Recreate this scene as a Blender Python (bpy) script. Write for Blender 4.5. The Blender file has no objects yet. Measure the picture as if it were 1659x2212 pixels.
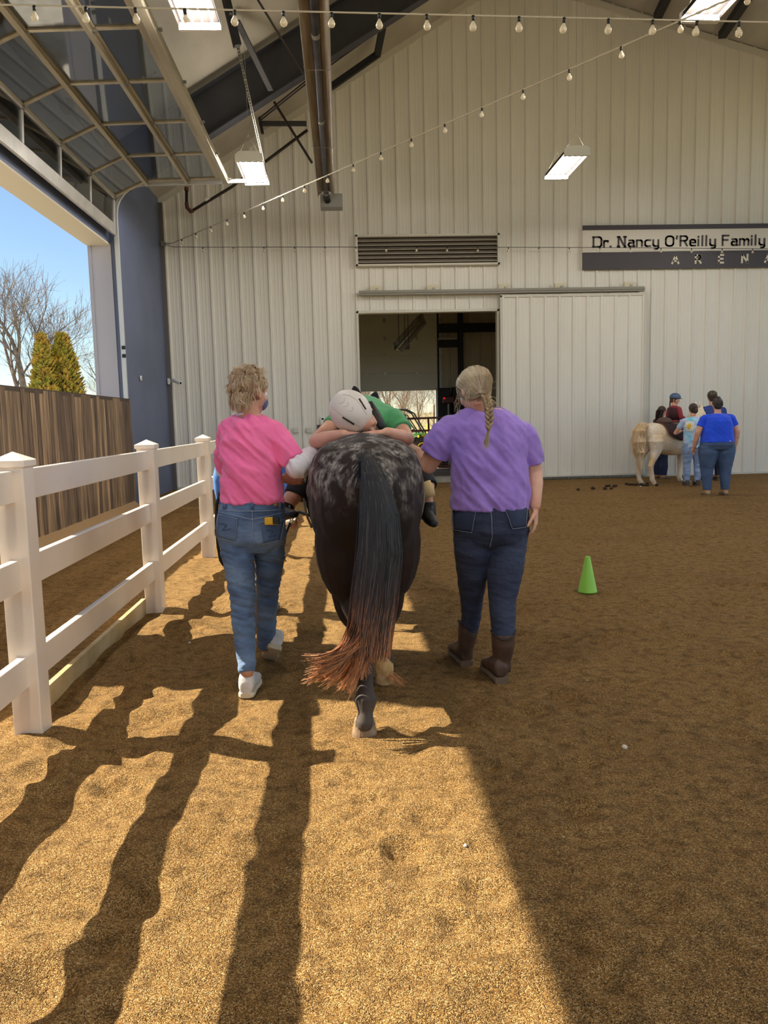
import bpy, bmesh, math, random
import numpy as np
from mathutils import Vector, Matrix, noise
from mathutils.bvhtree import BVHTree
R = random.Random(7)
SC = bpy.context.scene
COL = SC.collection

# ---------------------------------------------------------------- camera, sky, sun, exposure
FPX = 1720.0
YAW, PITCH, ROLL = 0.05040338, 0.11398078, -0.02348098
CAM = Vector((0, 0, 1.40))
_f = Vector((math.sin(YAW) * math.cos(PITCH), math.cos(YAW) * math.cos(PITCH), -math.sin(PITCH)))
_r = Vector((math.cos(YAW), -math.sin(YAW), 0))
_u = _r.cross(_f)
CR = _r * math.cos(ROLL) + _u * math.sin(ROLL)
CU = -_r * math.sin(ROLL) + _u * math.cos(ROLL)
cd = bpy.data.cameras.new('camera')
cd.sensor_fit = 'VERTICAL'; cd.sensor_height = 32.0
cd.lens = 32.0 * FPX / 2212.0
cd.clip_start = 0.05; cd.clip_end = 500
co = bpy.data.objects.new('camera', cd); COL.objects.link(co)
co.matrix_world = Matrix(((CR.x, CU.x, -_f.x, 0), (CR.y, CU.y, -_f.y, 0), (CR.z, CU.z, -_f.z, CAM.z), (0, 0, 0, 1)))
SC.camera = co

SUN_ENERGY = 11.2
SKY_STRENGTH = 0.13
EXPOSURE = 0.2
LAMP = 195.0        # luminance of the fluorescent tubes
SUNDIR = Vector((1.053, -0.33, -1.0)).normalized()
sd = bpy.data.lights.new('sun', 'SUN'); sd.energy = SUN_ENERGY; sd.angle = math.radians(0.4); sd.color = (1.0, 0.90, 0.74)
so = bpy.data.objects.new('sun', sd); COL.objects.link(so)
so.rotation_euler = SUNDIR.to_track_quat('-Z', 'Y').to_euler()
wd = bpy.data.worlds.new('sky'); SC.world = wd; wd.use_nodes = True
wn = wd.node_tree; wn.nodes.clear()
wo = wn.nodes.new('ShaderNodeOutputWorld'); wb = wn.nodes.new('ShaderNodeBackground'); ws = wn.nodes.new('ShaderNodeTexSky')
ws.sky_type = 'NISHITA'; ws.sun_disc = False; ws.sun_elevation = math.radians(42)
ws.sun_rotation = math.atan2(-SUNDIR.x, -SUNDIR.y)
ws.air_density = 1.0; ws.dust_density = 0.0; ws.ozone_density = 2.2
wb.inputs[1].default_value = SKY_STRENGTH
wn.links.new(ws.outputs[0], wb.inputs[0]); wn.links.new(wb.outputs[0], wo.inputs[0])
SC.view_settings.view_transform = 'Standard'; SC.view_settings.look = 'None'
SC.view_settings.exposure = EXPOSURE; SC.view_settings.gamma = 1.0; SC.view_settings.use_curve_mapping = False
SC.cycles.max_bounces = 7; SC.cycles.diffuse_bounces = 4; SC.cycles.glossy_bounces = 3
SC.cycles.transparent_max_bounces = 12; SC.cycles.transmission_bounces = 4
SC.cycles.use_denoising = True; SC.cycles.sample_clamp_indirect = 6.0
SC.cycles.caustics_reflective = False; SC.cycles.caustics_refractive = False

# ---------------------------------------------------------------- helpers
def ray(px, py):
    return (_f + CR * ((px - 829.5) / FPX) - CU * ((py - 1106.0) / FPX))
def P(px, py, Y):
    d = ray(px, py); return CAM + d * (Y / d.y)
def PX(px, py, X):
    d = ray(px, py); return CAM + d * (X / d.x)
def PZ(px, py, Z=0.0):
    d = ray(px, py); return CAM + d * ((Z - CAM.z) / d.z)
def V(*a): return Vector(a)
def PR(px, py, off=.16):
    """point on the underside of the roof seen in direction px, py"""
    Y = 4.0
    while Y < 17.6:
        p = P(px, py, Y)
        if p.z > min(6.18 + (p.x + 3.77) * .595, 10.19 - (p.x - 5.77) * .282) - off: return p
        Y += .02
    return P(px, py, 17.55)
def lin(c):
    return tuple(((x / 255) / 12.92 if x / 255 <= 0.04045 else ((x / 255 + 0.055) / 1.055) ** 2.4) for x in c) + (1.0,)

MATS = {}
def mat(name, rgb, rough=0.7, metal=0.0, var=None, vscale=5.0, stretch=(1, 1, 1), bump=None, spec=0.5, coat=0.0, sheen=0.0,
        trans=0.0, alpha=1.0, sss=0.0, island=None, detail=4.0, vlo=0.35, vhi=0.65):
    """procedural principled material; var = second colour mixed by noise; bump = (scale, strength, distance)"""
    if name in MATS: return MATS[name]
    m = bpy.data.materials.new(name); m.use_nodes = True; nt = m.node_tree; L = nt.links.new
    b = nt.nodes['Principled BSDF']
    b.inputs['Base Color'].default_value = lin(rgb); b.inputs['Roughness'].default_value = rough
    b.inputs['Metallic'].default_value = metal; b.inputs['Specular IOR Level'].default_value = spec
    b.inputs['Coat Weight'].default_value = coat; b.inputs['Sheen Weight'].default_value = sheen
    b.inputs['Transmission Weight'].default_value = trans; b.inputs['Alpha'].default_value = alpha
    if sss: b.inputs['Subsurface Weight'].default_value = sss; b.inputs['Subsurface Radius'].default_value = (0.01, 0.004, 0.002)
    tc = nt.nodes.new('ShaderNodeTexCoord'); mp = nt.nodes.new('ShaderNodeMapping'); L(tc.outputs['Object'], mp.inputs[0])
    mp.inputs['Scale'].default_value = stretch
    if var:
        n = nt.nodes.new('ShaderNodeTexNoise'); n.inputs['Scale'].default_value = vscale; n.inputs['Detail'].default_value = detail
        L(mp.outputs[0], n.inputs['Vector'])
        r = nt.nodes.new('ShaderNodeMapRange'); r.inputs[1].default_value = vlo; r.inputs[2].default_value = vhi
        L(n.outputs[0], r.inputs[0])
        mx = nt.nodes.new('ShaderNodeMix'); mx.data_type = 'RGBA'; mx.inputs[6].default_value = lin(rgb); mx.inputs[7].default_value = lin(var)
        if island:
            g = nt.nodes.new('ShaderNodeNewGeometry'); ad = nt.nodes.new('ShaderNodeMath'); ad.operation = 'MULTIPLY_ADD'
            L(g.outputs['Random Per Island'], ad.inputs[0]); ad.inputs[1].default_value = island
            sb = nt.nodes.new('ShaderNodeMath'); sb.operation = 'MULTIPLY_ADD'; L(r.outputs[0], sb.inputs[0]); sb.inputs[1].default_value = 1 - island; sb.inputs[2].default_value = 0
            L(sb.outputs[0], ad.inputs[2]); L(ad.outputs[0], mx.inputs[0])
        else:
            L(r.outputs[0], mx.inputs[0])
        L(mx.outputs[2], b.inputs['Base Color'])
    if bump:
        n2 = nt.nodes.new('ShaderNodeTexNoise'); n2.inputs['Scale'].default_value = bump[0]; n2.inputs['Detail'].default_value = 3
        L(mp.outputs[0], n2.inputs['Vector'])
        bp = nt.nodes.new('ShaderNodeBump'); bp.inputs['Strength'].default_value = bump[1]; bp.inputs['Distance'].default_value = bump[2]
        L(n2.outputs[0], bp.inputs['Height']); L(bp.outputs[0], b.inputs['Normal'])
    MATS[name] = m
    return m
def emit(name, rgb, strength):
    if name in MATS: return MATS[name]
    m = bpy.data.materials.new(name); m.use_nodes = True; nt = m.node_tree; nt.nodes.clear()
    o = nt.nodes.new('ShaderNodeOutputMaterial'); e = nt.nodes.new('ShaderNodeEmission')
    e.inputs[0].default_value = lin(rgb); e.inputs[1].default_value = strength; nt.links.new(e.outputs[0], o.inputs[0]); MATS[name] = m
    return m
def glass(name, rgb, gloss=0.12):
    if name in MATS: return MATS[name]
    m = bpy.data.materials.new(name); m.use_nodes = True; nt = m.node_tree; nt.nodes.clear(); L = nt.links.new
    o = nt.nodes.new('ShaderNodeOutputMaterial'); t = nt.nodes.new('ShaderNodeBsdfTransparent'); g = nt.nodes.new('ShaderNodeBsdfGlossy')
    t.inputs[0].default_value = lin(rgb); g.inputs['Roughness'].default_value = 0.03
    lw = nt.nodes.new('ShaderNodeLayerWeight'); lw.inputs[0].default_value = 0.35
    mr = nt.nodes.new('ShaderNodeMapRange'); mr.inputs[3].default_value = gloss; mr.inputs[4].default_value = 0.8; L(lw.outputs['Fresnel'], mr.inputs[0])
    mx = nt.nodes.new('ShaderNodeMixShader'); L(mr.outputs[0], mx.inputs[0]); L(t.outputs[0], mx.inputs[1]); L(g.outputs[0], mx.inputs[2]); L(mx.outputs[0], o.inputs[0])
    MATS[name] = m
    return m

class MB:
    def __init__(s): s.v = []; s.f = []
    def add(s, vs, fs):
        o = len(s.v); s.v += [Vector(v) for v in vs]; s.f += [tuple(i + o for i in f) for f in fs]; return s
    def box(s, c, d, M=None):
        c = Vector(c); h = Vector(d) / 2; vs = []
        for x in (-1, 1):
            for y in (-1, 1):
                for z in (-1, 1):
                    p = Vector((x * h.x, y * h.y, z * h.z)); vs.append(c + (M @ p if M else p))
        return s.add(vs, [(0, 1, 3, 2), (4, 6, 7, 5), (0, 4, 5, 1), (2, 3, 7, 6), (0, 2, 6, 4), (1, 5, 7, 3)])
    def span(s, a, b):
        a, b = Vector(a), Vector(b); return s.box((a + b) / 2, (abs(b.x - a.x), abs(b.y - a.y), abs(b.z - a.z)))
    def bar(s, a, b, w, h, up=(0, 0, 1)):
        a, b = Vector(a), Vector(b); d = b - a; L = d.length; d.normalize()
        x = d.cross(Vector(up)); x = x.normalized() if x.length > 1e-4 else Vector((1, 0, 0)); z = x.cross(d)
        M = Matrix((x, d, z)).transposed(); return s.box((a + b) / 2, (w, L, h), M)
    def loft(s, secs, n=20, cap=True, ex=2.0):
        """secs: (centre, half-width vector, half-depth vector)"""
        vs = []
        for c, a, b in secs:
            for i in range(n):
                t = 2 * math.pi * i / n; ct, st = math.cos(t), math.sin(t)
                k = (abs(ct) ** ex + abs(st) ** ex) ** (-1.0 / ex)
                vs.append(Vector(c) + Vector(a) * ct * k + Vector(b) * st * k)
        fs = []
        for j in range(len(secs) - 1):
            for i in range(n):
                fs.append((j * n + i, j * n + (i + 1) % n, (j + 1) * n + (i + 1) % n, (j + 1) * n + i))
        if cap: fs.append(tuple(range(n))[::-1]); fs.append(tuple(range((len(secs) - 1) * n, len(secs) * n)))
        return s.add(vs, fs)
    def tube(s, pts, rad, n=10, cap=True, flat=1.0):
        pts = [Vector(p) for p in pts]
        if not hasattr(rad, '__len__'): rad = [rad] * len(pts)
        secs = []; x = None
        for i, p in enumerate(pts):
            d = (pts[min(i + 1, len(pts) - 1)] - pts[max(i - 1, 0)])
            d = d.normalized() if d.length > 1e-9 else Vector((0, 0, 1))
            if x is None:
                x = d.cross(Vector((0, 0, 1)))
                if x.length < 0.05: x = d.cross(Vector((0, 1, 0)))
                x.normalize()
            else:
                x = (x - d * x.dot(d)); x = x.normalized() if x.length > 1e-6 else d.orthogonal().normalized()
            y = d.cross(x); r = rad[i]
            secs.append((p, x * r, y * r * flat))
        return s.loft(secs, n, cap)
    def capsule(s, pts, rad, n=14):
        """limb with rounded ends"""
        pts = [Vector(p) for p in pts]; rad = list(rad)
        a, b = pts[0], pts[-1]; da = (pts[0] - pts[1]).normalized(); db = (pts[-1] - pts[-2]).normalized()
        pp = [a + da * rad[0] * .95, a + da * rad[0] * .6] + pts + [b + db * rad[-1] * .6, b + db * rad[-1] * .95]
        rr = [rad[0] * .25, rad[0] * .8] + rad + [rad[-1] * .8, rad[-1] * .25]
        return s.tube(pp, rr, n)
    def ball(s, c, r, M=None, nu=16, nv=10):
        c = Vector(c); r = Vector(r) if hasattr(r, '__len__') else Vector((r, r, r)); vs = []
        for j in range(1, nv):
            ph = math.pi * j / nv
            for i in range(nu):
                t = 2 * math.pi * i / nu
                p = Vector((r.x * math.sin(ph) * math.cos(t), r.y * math.sin(ph) * math.sin(t), r.z * math.cos(ph)))
                vs.append(c + (M @ p if M else p))
        for z in (1, -1):
            p = Vector((0, 0, r.z * z)); vs.append(c + (M @ p if M else p))
        fs = []
        for j in range(nv - 2):
            for i in range(nu):
                fs.append((j * nu + i, (j + 1) * nu + i, (j + 1) * nu + (i + 1) % nu, j * nu + (i + 1) % nu))
        T = (nv - 1) * nu
        for i in range(nu):
            fs.append((T, i, (i + 1) % nu)); fs.append((T + 1, (nv - 2) * nu + (i + 1) % nu, (nv - 2) * nu + i))
        return s.add(vs, fs)
    def prism(s, poly, z0, z1, M=None, o=(0, 0, 0)):
        """poly in local xy extruded along local z"""
        n = len(poly); vs = [Vector((x, y, z0)) for x, y in poly] + [Vector((x, y, z1)) for x, y in poly]
        o = Vector(o); vs = [o + (M @ v if M else v) for v in vs]
        return s.add(vs, [tuple(range(n))[::-1], tuple(range(n, 2 * n))] + [(i, (i + 1) % n, n + (i + 1) % n, n + i) for i in range(n)])
    def mesh(s, name, smooth=False, fix=True):
        me = bpy.data.meshes.new(name); me.from_pydata([tuple(v) for v in s.v], [], s.f); me.update()
        if fix:
            bm = bmesh.new(); bm.from_mesh(me); bmesh.ops.recalc_face_normals(bm, faces=bm.faces); bm.to_mesh(me); bm.free()
        if smooth: me.shade_smooth()
        return me
    def build(s, name, m, parent=None, smooth=False, bevel=0.0, fix=True, **props):
        o = bpy.data.objects.new(name, s.mesh(name, smooth, fix)); o.data.materials.append(m)
        link(o, parent)
        if bevel:
            b = o.modifiers.new('bevel', 'BEVEL'); b.width = bevel; b.segments = 2; b.limit_method = 'ANGLE'; b.angle_limit = math.radians(40)
        for k, v in props.items(): o[k] = v
        return o
def link(o, parent=None):
    COL.objects.link(o)
    if parent is not None:
        o.parent = parent
        if parent.type == 'EMPTY': o.matrix_parent_inverse = Matrix.Translation(-parent.location)
def thing(name, label, cat, loc=(0, 0, 0), group=None):
    o = bpy.data.objects.new(name, None); o.empty_display_size = 0.1; o.location = loc; COL.objects.link(o)
    o['label'] = label; o['category'] = cat
    if group: o['group'] = group
    return o
def tag(o, label, cat, group=None, kind=None):
    o['label'] = label; o['category'] = cat
    if group: o['group'] = group
    if kind: o['kind'] = kind
    return o
def struct(o, label=None, cat=None):
    o['kind'] = 'structure'
    if label: o['label'] = label
    if cat: o['category'] = cat
    return o
def organic(mb, name, m, parent, voxel=0.006, smooth=4, disp=None, **props):
    """closed overlapping shapes fused into one continuous skin"""
    tmp = bpy.data.objects.new('tmp', mb.mesh('tmp')); COL.objects.link(tmp)
    r = tmp.modifiers.new('r', 'REMESH'); r.mode = 'VOXEL'; r.voxel_size = voxel; r.use_smooth_shade = True
    if smooth:
        q = tmp.modifiers.new('s', 'SMOOTH'); q.iterations = smooth; q.factor = 0.5
    dg = bpy.context.evaluated_depsgraph_get(); dg.update()
    me = bpy.data.meshes.new_from_object(tmp.evaluated_get(dg))
    bpy.data.objects.remove(tmp)
    if disp:
        n = len(me.vertices); co_ = np.empty(n * 3); me.vertices.foreach_get('co', co_); no = np.empty(n * 3); me.vertices.foreach_get('normal', no)
        co_ = co_.reshape(-1, 3); no = no.reshape(-1, 3)
        d = np.array([disp(Vector(p)) for p in co_]); co_ += no * d[:, None]
        me.vertices.foreach_set('co', co_.ravel())
    me.shade_smooth(); me.name = name; me.materials.clear(); me.materials.append(m)
    o = bpy.data.objects.new(name, me); link(o, parent)
    for k, v in props.items(): o[k] = v
    return o
def folds(amp, sx, sy, sz, drape=(0, 0, 0), ph=0.0):
    """cloth creases: ridged noise stretched along one direction"""
    def f(p):
        q = Vector((p.x * sx + drape[0] * p.z + ph, p.y * sy, p.z * sz + drape[1] * p.x))
        a = noise.noise(q); b = noise.noise(q * 2.3 + Vector((5, 3, ph))); w = .5 + noise.noise(q * .45 + Vector((1, 8, ph)))
        return amp * ((1 - abs(a) * 3.2) * 0.8 * w + b * 0.5)
    return f
def bvh(o):
    me = o.data; return BVHTree.FromPolygons([v.co for v in me.vertices], [tuple(p.vertices) for p in me.polygons])
def hit(tree, px, py, off=0.003, dflt=None):
    d = ray(px, py).normalized(); h = tree.ray_cast(CAM, d)
    if h[0] is None: return dflt
    n = h[1] if h[1].dot(d) < 0 else -h[1]
    return h[0] + n * off
def patch(tree, quad, name, m, parent, n=8, off=0.004, **props):
    """thin sewn panel lying on the surface in front of it; quad = tl, tr, br, bl (or polygon sampled bilinearly)"""
    tl, tr, br, bl = quad; g = []; last = None
    for j in range(n + 1):
        for i in range(n + 1):
            u, v = i / n, j / n
            x = (tl[0] * (1 - u) + tr[0] * u) * (1 - v) + (bl[0] * (1 - u) + br[0] * u) * v
            y = (tl[1] * (1 - u) + tr[1] * u) * (1 - v) + (bl[1] * (1 - u) + br[1] * u) * v
            h = hit(tree, x, y, off, last); last = h; g.append(h)
    f = [(j * (n + 1) + i, j * (n + 1) + i + 1, (j + 1) * (n + 1) + i + 1, (j + 1) * (n + 1) + i) for j in range(n) for i in range(n)]
    g = [q if q is not None else Vector((0, 4, 1)) for q in g]
    b = MB(); b.add(g, f); o = b.build(name, m, parent, smooth=True, **props)
    s = o.modifiers.new('sol', 'SOLIDIFY'); s.thickness = 0.004; s.offset = 0
    return o
def stitch(tree, pts, r=0.0012, off=0.006, step=10):
    out = []
    for (a, b) in zip(pts[:-1], pts[1:]):
        k = max(1, int(math.hypot(b[0] - a[0], b[1] - a[1]) / step))
        for i in range(k + (b == pts[-1])):
            t = i / k; h = hit(tree, a[0] + (b[0] - a[0]) * t, a[1] + (b[1] - a[1]) * t, off)
            if h is not None: out.append(h)
    return out
def interp(tab, x):
    if x <= tab[0][0]: return tab[0][1]
    for (a, va), (b, vb) in zip(tab[:-1], tab[1:]):
        if x <= b: return va + (vb - va) * (x - a) / (b - a)
    return tab[-1][1]
# ---------------------------------------------------------------- materials of the building
m_panel = mat('painted_steel_panel', (232, 229, 220), 0.42, var=(223, 220, 210), vscale=0.7, stretch=(1, 1, .25), bump=(3.0, .08, .01))
m_trim = mat('trim_steel', (208, 204, 192), 0.45)
m_navy = mat('charcoal_liner', (98, 108, 136), 0.5, var=(90, 100, 126), vscale=1.2)
m_beam = mat('primer_steel', (62, 60, 62), 0.6, var=(50, 49, 52), vscale=3)
m_black = mat('black_plastic', (18, 18, 20), 0.5)
m_dark = mat('black_steel', (22, 23, 30), 0.6)
m_alu = mat('brushed_aluminium', (196, 186, 160), 0.38, metal=0.55, var=(170, 160, 138), vscale=6, stretch=(1, .15, 1))
m_alu2 = mat('anodised_aluminium', (186, 184, 178), 0.4, metal=0.4, var=(165, 163, 158), vscale=4)
m_galv = mat('galvanised_steel', (170, 168, 160), 0.4, metal=0.6, var=(140, 138, 132), vscale=20)
m_ins = mat('white_vinyl_insulation', (186, 180, 168), 0.5, var=(168, 162, 150), vscale=1.6, stretch=(1, .4, 1), bump=(2.2, .6, .06))
m_white = mat('white_plastic', (232, 232, 228), 0.45)
m_conc = mat('concrete', (160, 154, 142), 0.85, var=(140, 134, 122), vscale=6)

D = 17.8
YN = -6.0   # rear end left unbuilt so sky light fills the arena
def roofz(x): return min(6.18 + (x + 3.77) * .595, 10.19 - (x - 5.77) * .282)

# ---------------------------------------------------------------- ground
def make_ground():
    rr = random.Random(3); cell = {}
    for k in range(1500):
        x = rr.uniform(-3.5, 9.5); y = rr.uniform(0.8, 13.5)
        near_fence = math.exp(-((x + .9) / .5) ** 2)
        r = rr.uniform(.045, .10); d = rr.uniform(.006, .022) * (1 + .5 * near_fence)
        for i in range(int((x - .3) // .3), int((x + .3) // .3) + 1):
            for j in range(int((y - .3) // .3), int((y + .3) // .3) + 1):
                cell.setdefault((i, j), []).append((x, y, r, d))
    def h(x, y):
        n = noise.noise(Vector((x * .8, y * .8, 1))) * .018 + noise.noise(Vector((x * 2.6, y * 2.6, 4))) * .014 + noise.noise(Vector((x * 7, y * 7, 9))) * .006
        w = math.exp(-((x + .95) / .55) ** 2)
        n += w * (noise.noise(Vector((x * 2.6, y * 2.1, 20))) * .075 + .012 + noise.noise(Vector((x * 6, y * 6, 13))) * .014)
        flat = math.exp(-((x - .1) / .5) ** 2) * .5
        n *= 1 - flat * .5
        n += noise.noise(Vector((x * 22, y * 22, 2))) * .0022
        for (a, b, r, d) in cell.get((int(x // .3), int(y // .3)), ()):
            q = ((x - a) ** 2 + (y - b) ** 2) / (r * r)
            if q < 6: n += d * (-math.exp(-q) + .45 * math.exp(-(q ** .5 - 1.5) ** 2 * 4))
        return n
    def axis(lo, hi, f):
        out = [lo]
        while out[-1] < hi: out.append(out[-1] + f(out[-1]))
        return out
    ys = axis(-6, 17.78, lambda y: .5 if y < .6 else max(.02, .0065 * y))
    xs = axis(-4.3, 12.2, lambda x: .028 if -2.2 < x < 1.6 else (.045 if x < 4 else .08))
    b = MB(); W = len(xs)
    for y in ys:
        for x in xs: b.v.append(Vector((x, y, h(x, y) if y < 16 else h(x, y) * (17.8 - y) / 1.8)))
    b.f = [(j * W + i, j * W + i + 1, (j + 1) * W + i + 1, (j + 1) * W + i) for j in range(len(ys) - 1) for i in range(W - 1)]
    m = bpy.data.materials.new('sand_and_wood_footing'); m.use_nodes = True; nt = m.node_tree; L = nt.links.new; B = nt.nodes['Principled BSDF']
    tc = nt.nodes.new('ShaderNodeTexCoord')
    def nz(s, d=3, t='ShaderNodeTexNoise'):
        n = nt.nodes.new(t); n.inputs['Scale'].default_value = s
        if t == 'ShaderNodeTexNoise': n.inputs['Detail'].default_value = d
        L(tc.outputs['Object'], n.inputs['Vector']); return n
    def ramp(src, stops):
        r = nt.nodes.new('ShaderNodeValToRGB'); e = r.color_ramp.elements
        e[0].position = stops[0][0]; e[0].color = lin(stops[0][1]); e[1].position = stops[-1][0]; e[1].color = lin(stops[-1][1])
        for p, c in stops[1:-1]: q = e.new(p); q.color = lin(c)
        L(src, r.inputs[0]); return r
    v = nz(300, 0, 'ShaderNodeTexVoronoi')
    sep = nt.nodes.new('ShaderNodeSeparateColor'); L(v.outputs['Color'], sep.inputs[0])
    grain = ramp(sep.outputs[0], [(0, (92, 58, 22)), (.3, (156, 110, 50)), (.7, (202, 154, 82)), (1, (246, 216, 158))])
    big = ramp(nz(1.3, 5).outputs[0], [(.3, (156, 120, 72)), (.55, (200, 162, 106)), (.75, (186, 144, 88))])
    mid = ramp(nz(16, 5).outputs[0], [(.3, (150, 150, 150)), (.5, (215, 215, 215)), (.7, (235, 235, 235))])
    mx = nt.nodes.new('ShaderNodeMix'); mx.data_type = 'RGBA'; mx.blend_type = 'MIX'; mx.inputs[0].default_value = .28
    L(grain.outputs[0], mx.inputs[6]); L(big.outputs[0], mx.inputs[7])
    m2 = nt.nodes.new('ShaderNodeMix'); m2.data_type = 'RGBA'; m2.blend_type = 'MULTIPLY'; m2.inputs[0].default_value = .8
    L(mx.outputs[2], m2.inputs[6]); L(mid.outputs[0], m2.inputs[7])
    L(m2.outputs[2], B.inputs['Base Color']); B.inputs['Roughness'].default_value = .9; B.inputs['Specular IOR Level'].default_value = .15
    b1 = nt.nodes.new('ShaderNodeBump'); b1.inputs['Strength'].default_value = 1.0; b1.inputs['Distance'].default_value = .008
    L(v.outputs['Distance'], b1.inputs['Height']); b1.invert = True
    b2 = nt.nodes.new('ShaderNodeBump'); b2.inputs['Strength'].default_value = 1.0; b2.inputs['Distance'].default_value = .02
    L(nz(45, 6).outputs[0], b2.inputs['Height']); L(b1.outputs[0], b2.inputs['Normal']); L(b2.outputs[0], B.inputs['Normal'])
    o = b.build('floor', m, smooth=True, fix=False); struct(o, 'brown sand and wood chip arena footing full of hoof prints', 'floor')
    return h
gh = make_ground()

# outdoor ground
m_field = mat('winter_grass', (158, 142, 100), 0.95, var=(132, 124, 78), vscale=.35, bump=(8, .5, .1))
b = MB()
NX, NY = 40, 40
for j in range(NY + 1):
    for i in range(NX + 1):
        x = -110 + 220 * i / NX; y = -50 + 230 * j / NY
        b.v.append(V(x, y, -.12 + max(0, (y - 34)) * .021 + noise.noise(V(x * .03, y * .03, 0)) * .1))
b.f = [(j * (NX + 1) + i, j * (NX + 1) + i + 1, (j + 1) * (NX + 1) + i + 1, (j + 1) * (NX + 1) + i) for j in range(NY) for i in range(NX)]
struct(b.build('field', m_field, smooth=True, fix=False), 'dry winter pasture outside the arena', 'field')

b = MB(); b.span((-16, -12, -.1), (-4.3, 24, -.06)); struct(b.build('bounce_apron', mat('neutral_bounce_ground', (186, 180, 168), .9, var=(160, 154, 142), vscale=3)), 'added pale ground outside the overhead doors for neutral bounce light', 'ground')  # unseen slab added so light bounced onto the header stays neutral
# ---------------------------------------------------------------- corrugated back wall
PROF = [(0, 0), (.02, .032), (.058, .032), (.078, 0), (.143, 0), (.151, .003), (.163, .003), (.171, 0), (.218, 0), (.226, .003), (.238, .003), (.246, 0)]
PIT = .3125
def prof_pts(x0, x1, ph, extra=()):
    xs = set([round(x0, 4), round(x1, 4)] + [round(e, 4) for e in extra]); k = math.floor((x0 - ph) / PIT) - 1
    pts = {}
    def dep(x):
        t = (x - ph) % PIT; pr = PROF + [(PIT, 0)]
        for (a, da), (c, dc) in zip(pr[:-1], pr[1:]):
            if a <= t <= c: return da + (dc - da) * (t - a) / (c - a)
        return 0
    while ph + k * PIT < x1 + 1:
        for a, d in PROF:
            x = ph + k * PIT + a
            if x0 < x < x1: xs.add(round(x, 4))
        k += 1
    return [(x, dep(x)) for x in sorted(xs)]
def corr(b, x0, x1, Y, zlo, zhi, ph=.0, holes=()):
    """vertical ribbed sheet facing -y; zlo/zhi functions of x; holes = (xa, xb, za, zb)"""
    ex = [e for h in holes for e in h[:2]]
    pts = prof_pts(x0, x1, ph, ex)
    for (xa, da), (xb, db) in zip(pts[:-1], pts[1:]):
        xm = (xa + xb) / 2; segs = [(None, None)]
        hs = [h for h in holes if h[0] < xm < h[1]]
        zs = [(zlo, hs[0][2]), (hs[0][3], zhi)] if hs else [(zlo, zhi)]
        for lo, hi in zs:
            f = lambda z, x: z(x) if callable(z) else z
            b.add([(xa, Y - da, f(lo, xa)), (xb, Y - db, f(lo, xb)), (xb, Y - db, f(hi, xb)), (xa, Y - da, f(hi, xa))], [(0, 1, 2, 3)])
OPX0, OPX1, OPZ = .44, 3.49, 3.74
b = MB(); corr(b, -3.77, 12.2, D, -.1, roofz, .06, [(OPX0, OPX1, -.1, OPZ)])
b.add([(-4.25, D + .12, -.1), (OPX0, D + .12, -.1), (OPX0, D + .12, roofz(OPX0)), (-4.25, D + .12, roofz(-4.25))], [(0, 1, 2, 3)])
b.add([(OPX1, D + .12, -.1), (12.2, D + .12, -.1), (12.2, D + .12, roofz(12.2)), (3.8, D + .12, 10.71), (OPX1, D + .12, roofz(OPX1))], [(0, 1, 2, 3, 4)])
b.add([(OPX0, D + .12, OPZ), (OPX1, D + .12, OPZ), (OPX1, D + .12, roofz(OPX1)), (OPX0, D + .12, roofz(OPX0))], [(0, 1, 2, 3)])
struct(b.build('wall_back', m_panel, fix=False), 'ribbed light grey steel gable wall at the far end of the arena', 'wall')
# gable rake trim
b = MB()
for xa, xb in ((-3.77, 3.8), (3.8, 12.2)):
    b.add([(xa, D - .05, roofz(xa) - .14), (xb, D - .05, roofz(xb) - .14), (xb, D - .05, roofz(xb)), (xa, D - .05, roofz(xa)),
           (xa, D - .0, roofz(xa) - .14), (xb, D - .0, roofz(xb) - .14), (xb, D, roofz(xb)), (xa, D, roofz(xa))],
          [(0, 1, 2, 3), (0, 4, 5, 1), (3, 2, 6, 7)])
struct(b.build('trim_1', m_trim), 'rake trim along the top of the gable wall', 'trim')
# opening trim
b = MB()
b.span((OPX0 - .05, D - .06, .02), (OPX0, D + .14, OPZ + .05)); b.span((OPX1, D - .06, .02), (OPX1 + .05, D + .14, OPZ + .05)); b.span((OPX0 - .05, D - .06, OPZ), (OPX1 + .05, D + .14, OPZ + .06))
struct(b.build('trim_2', m_trim, bevel=.004), 'flashing around the wide doorway in the gable wall', 'trim')
b = MB(); b.span((OPX0 - .05, D - .1, -.1), (OPX1 + .1, D + .5, .10))
struct(b.build('trim_3', m_conc, bevel=.01), 'pale concrete threshold of the wide doorway', 'trim')
b = MB(); b.span((-3.77, D - .035, -.05), (OPX0 - .05, D - .005, .05)); b.span((6.8, D - .035, -.05), (12.2, D - .005, .04))
struct(b.build('baseboard_back', m_trim), 'base flashing of the gable wall', 'baseboard')

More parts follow.
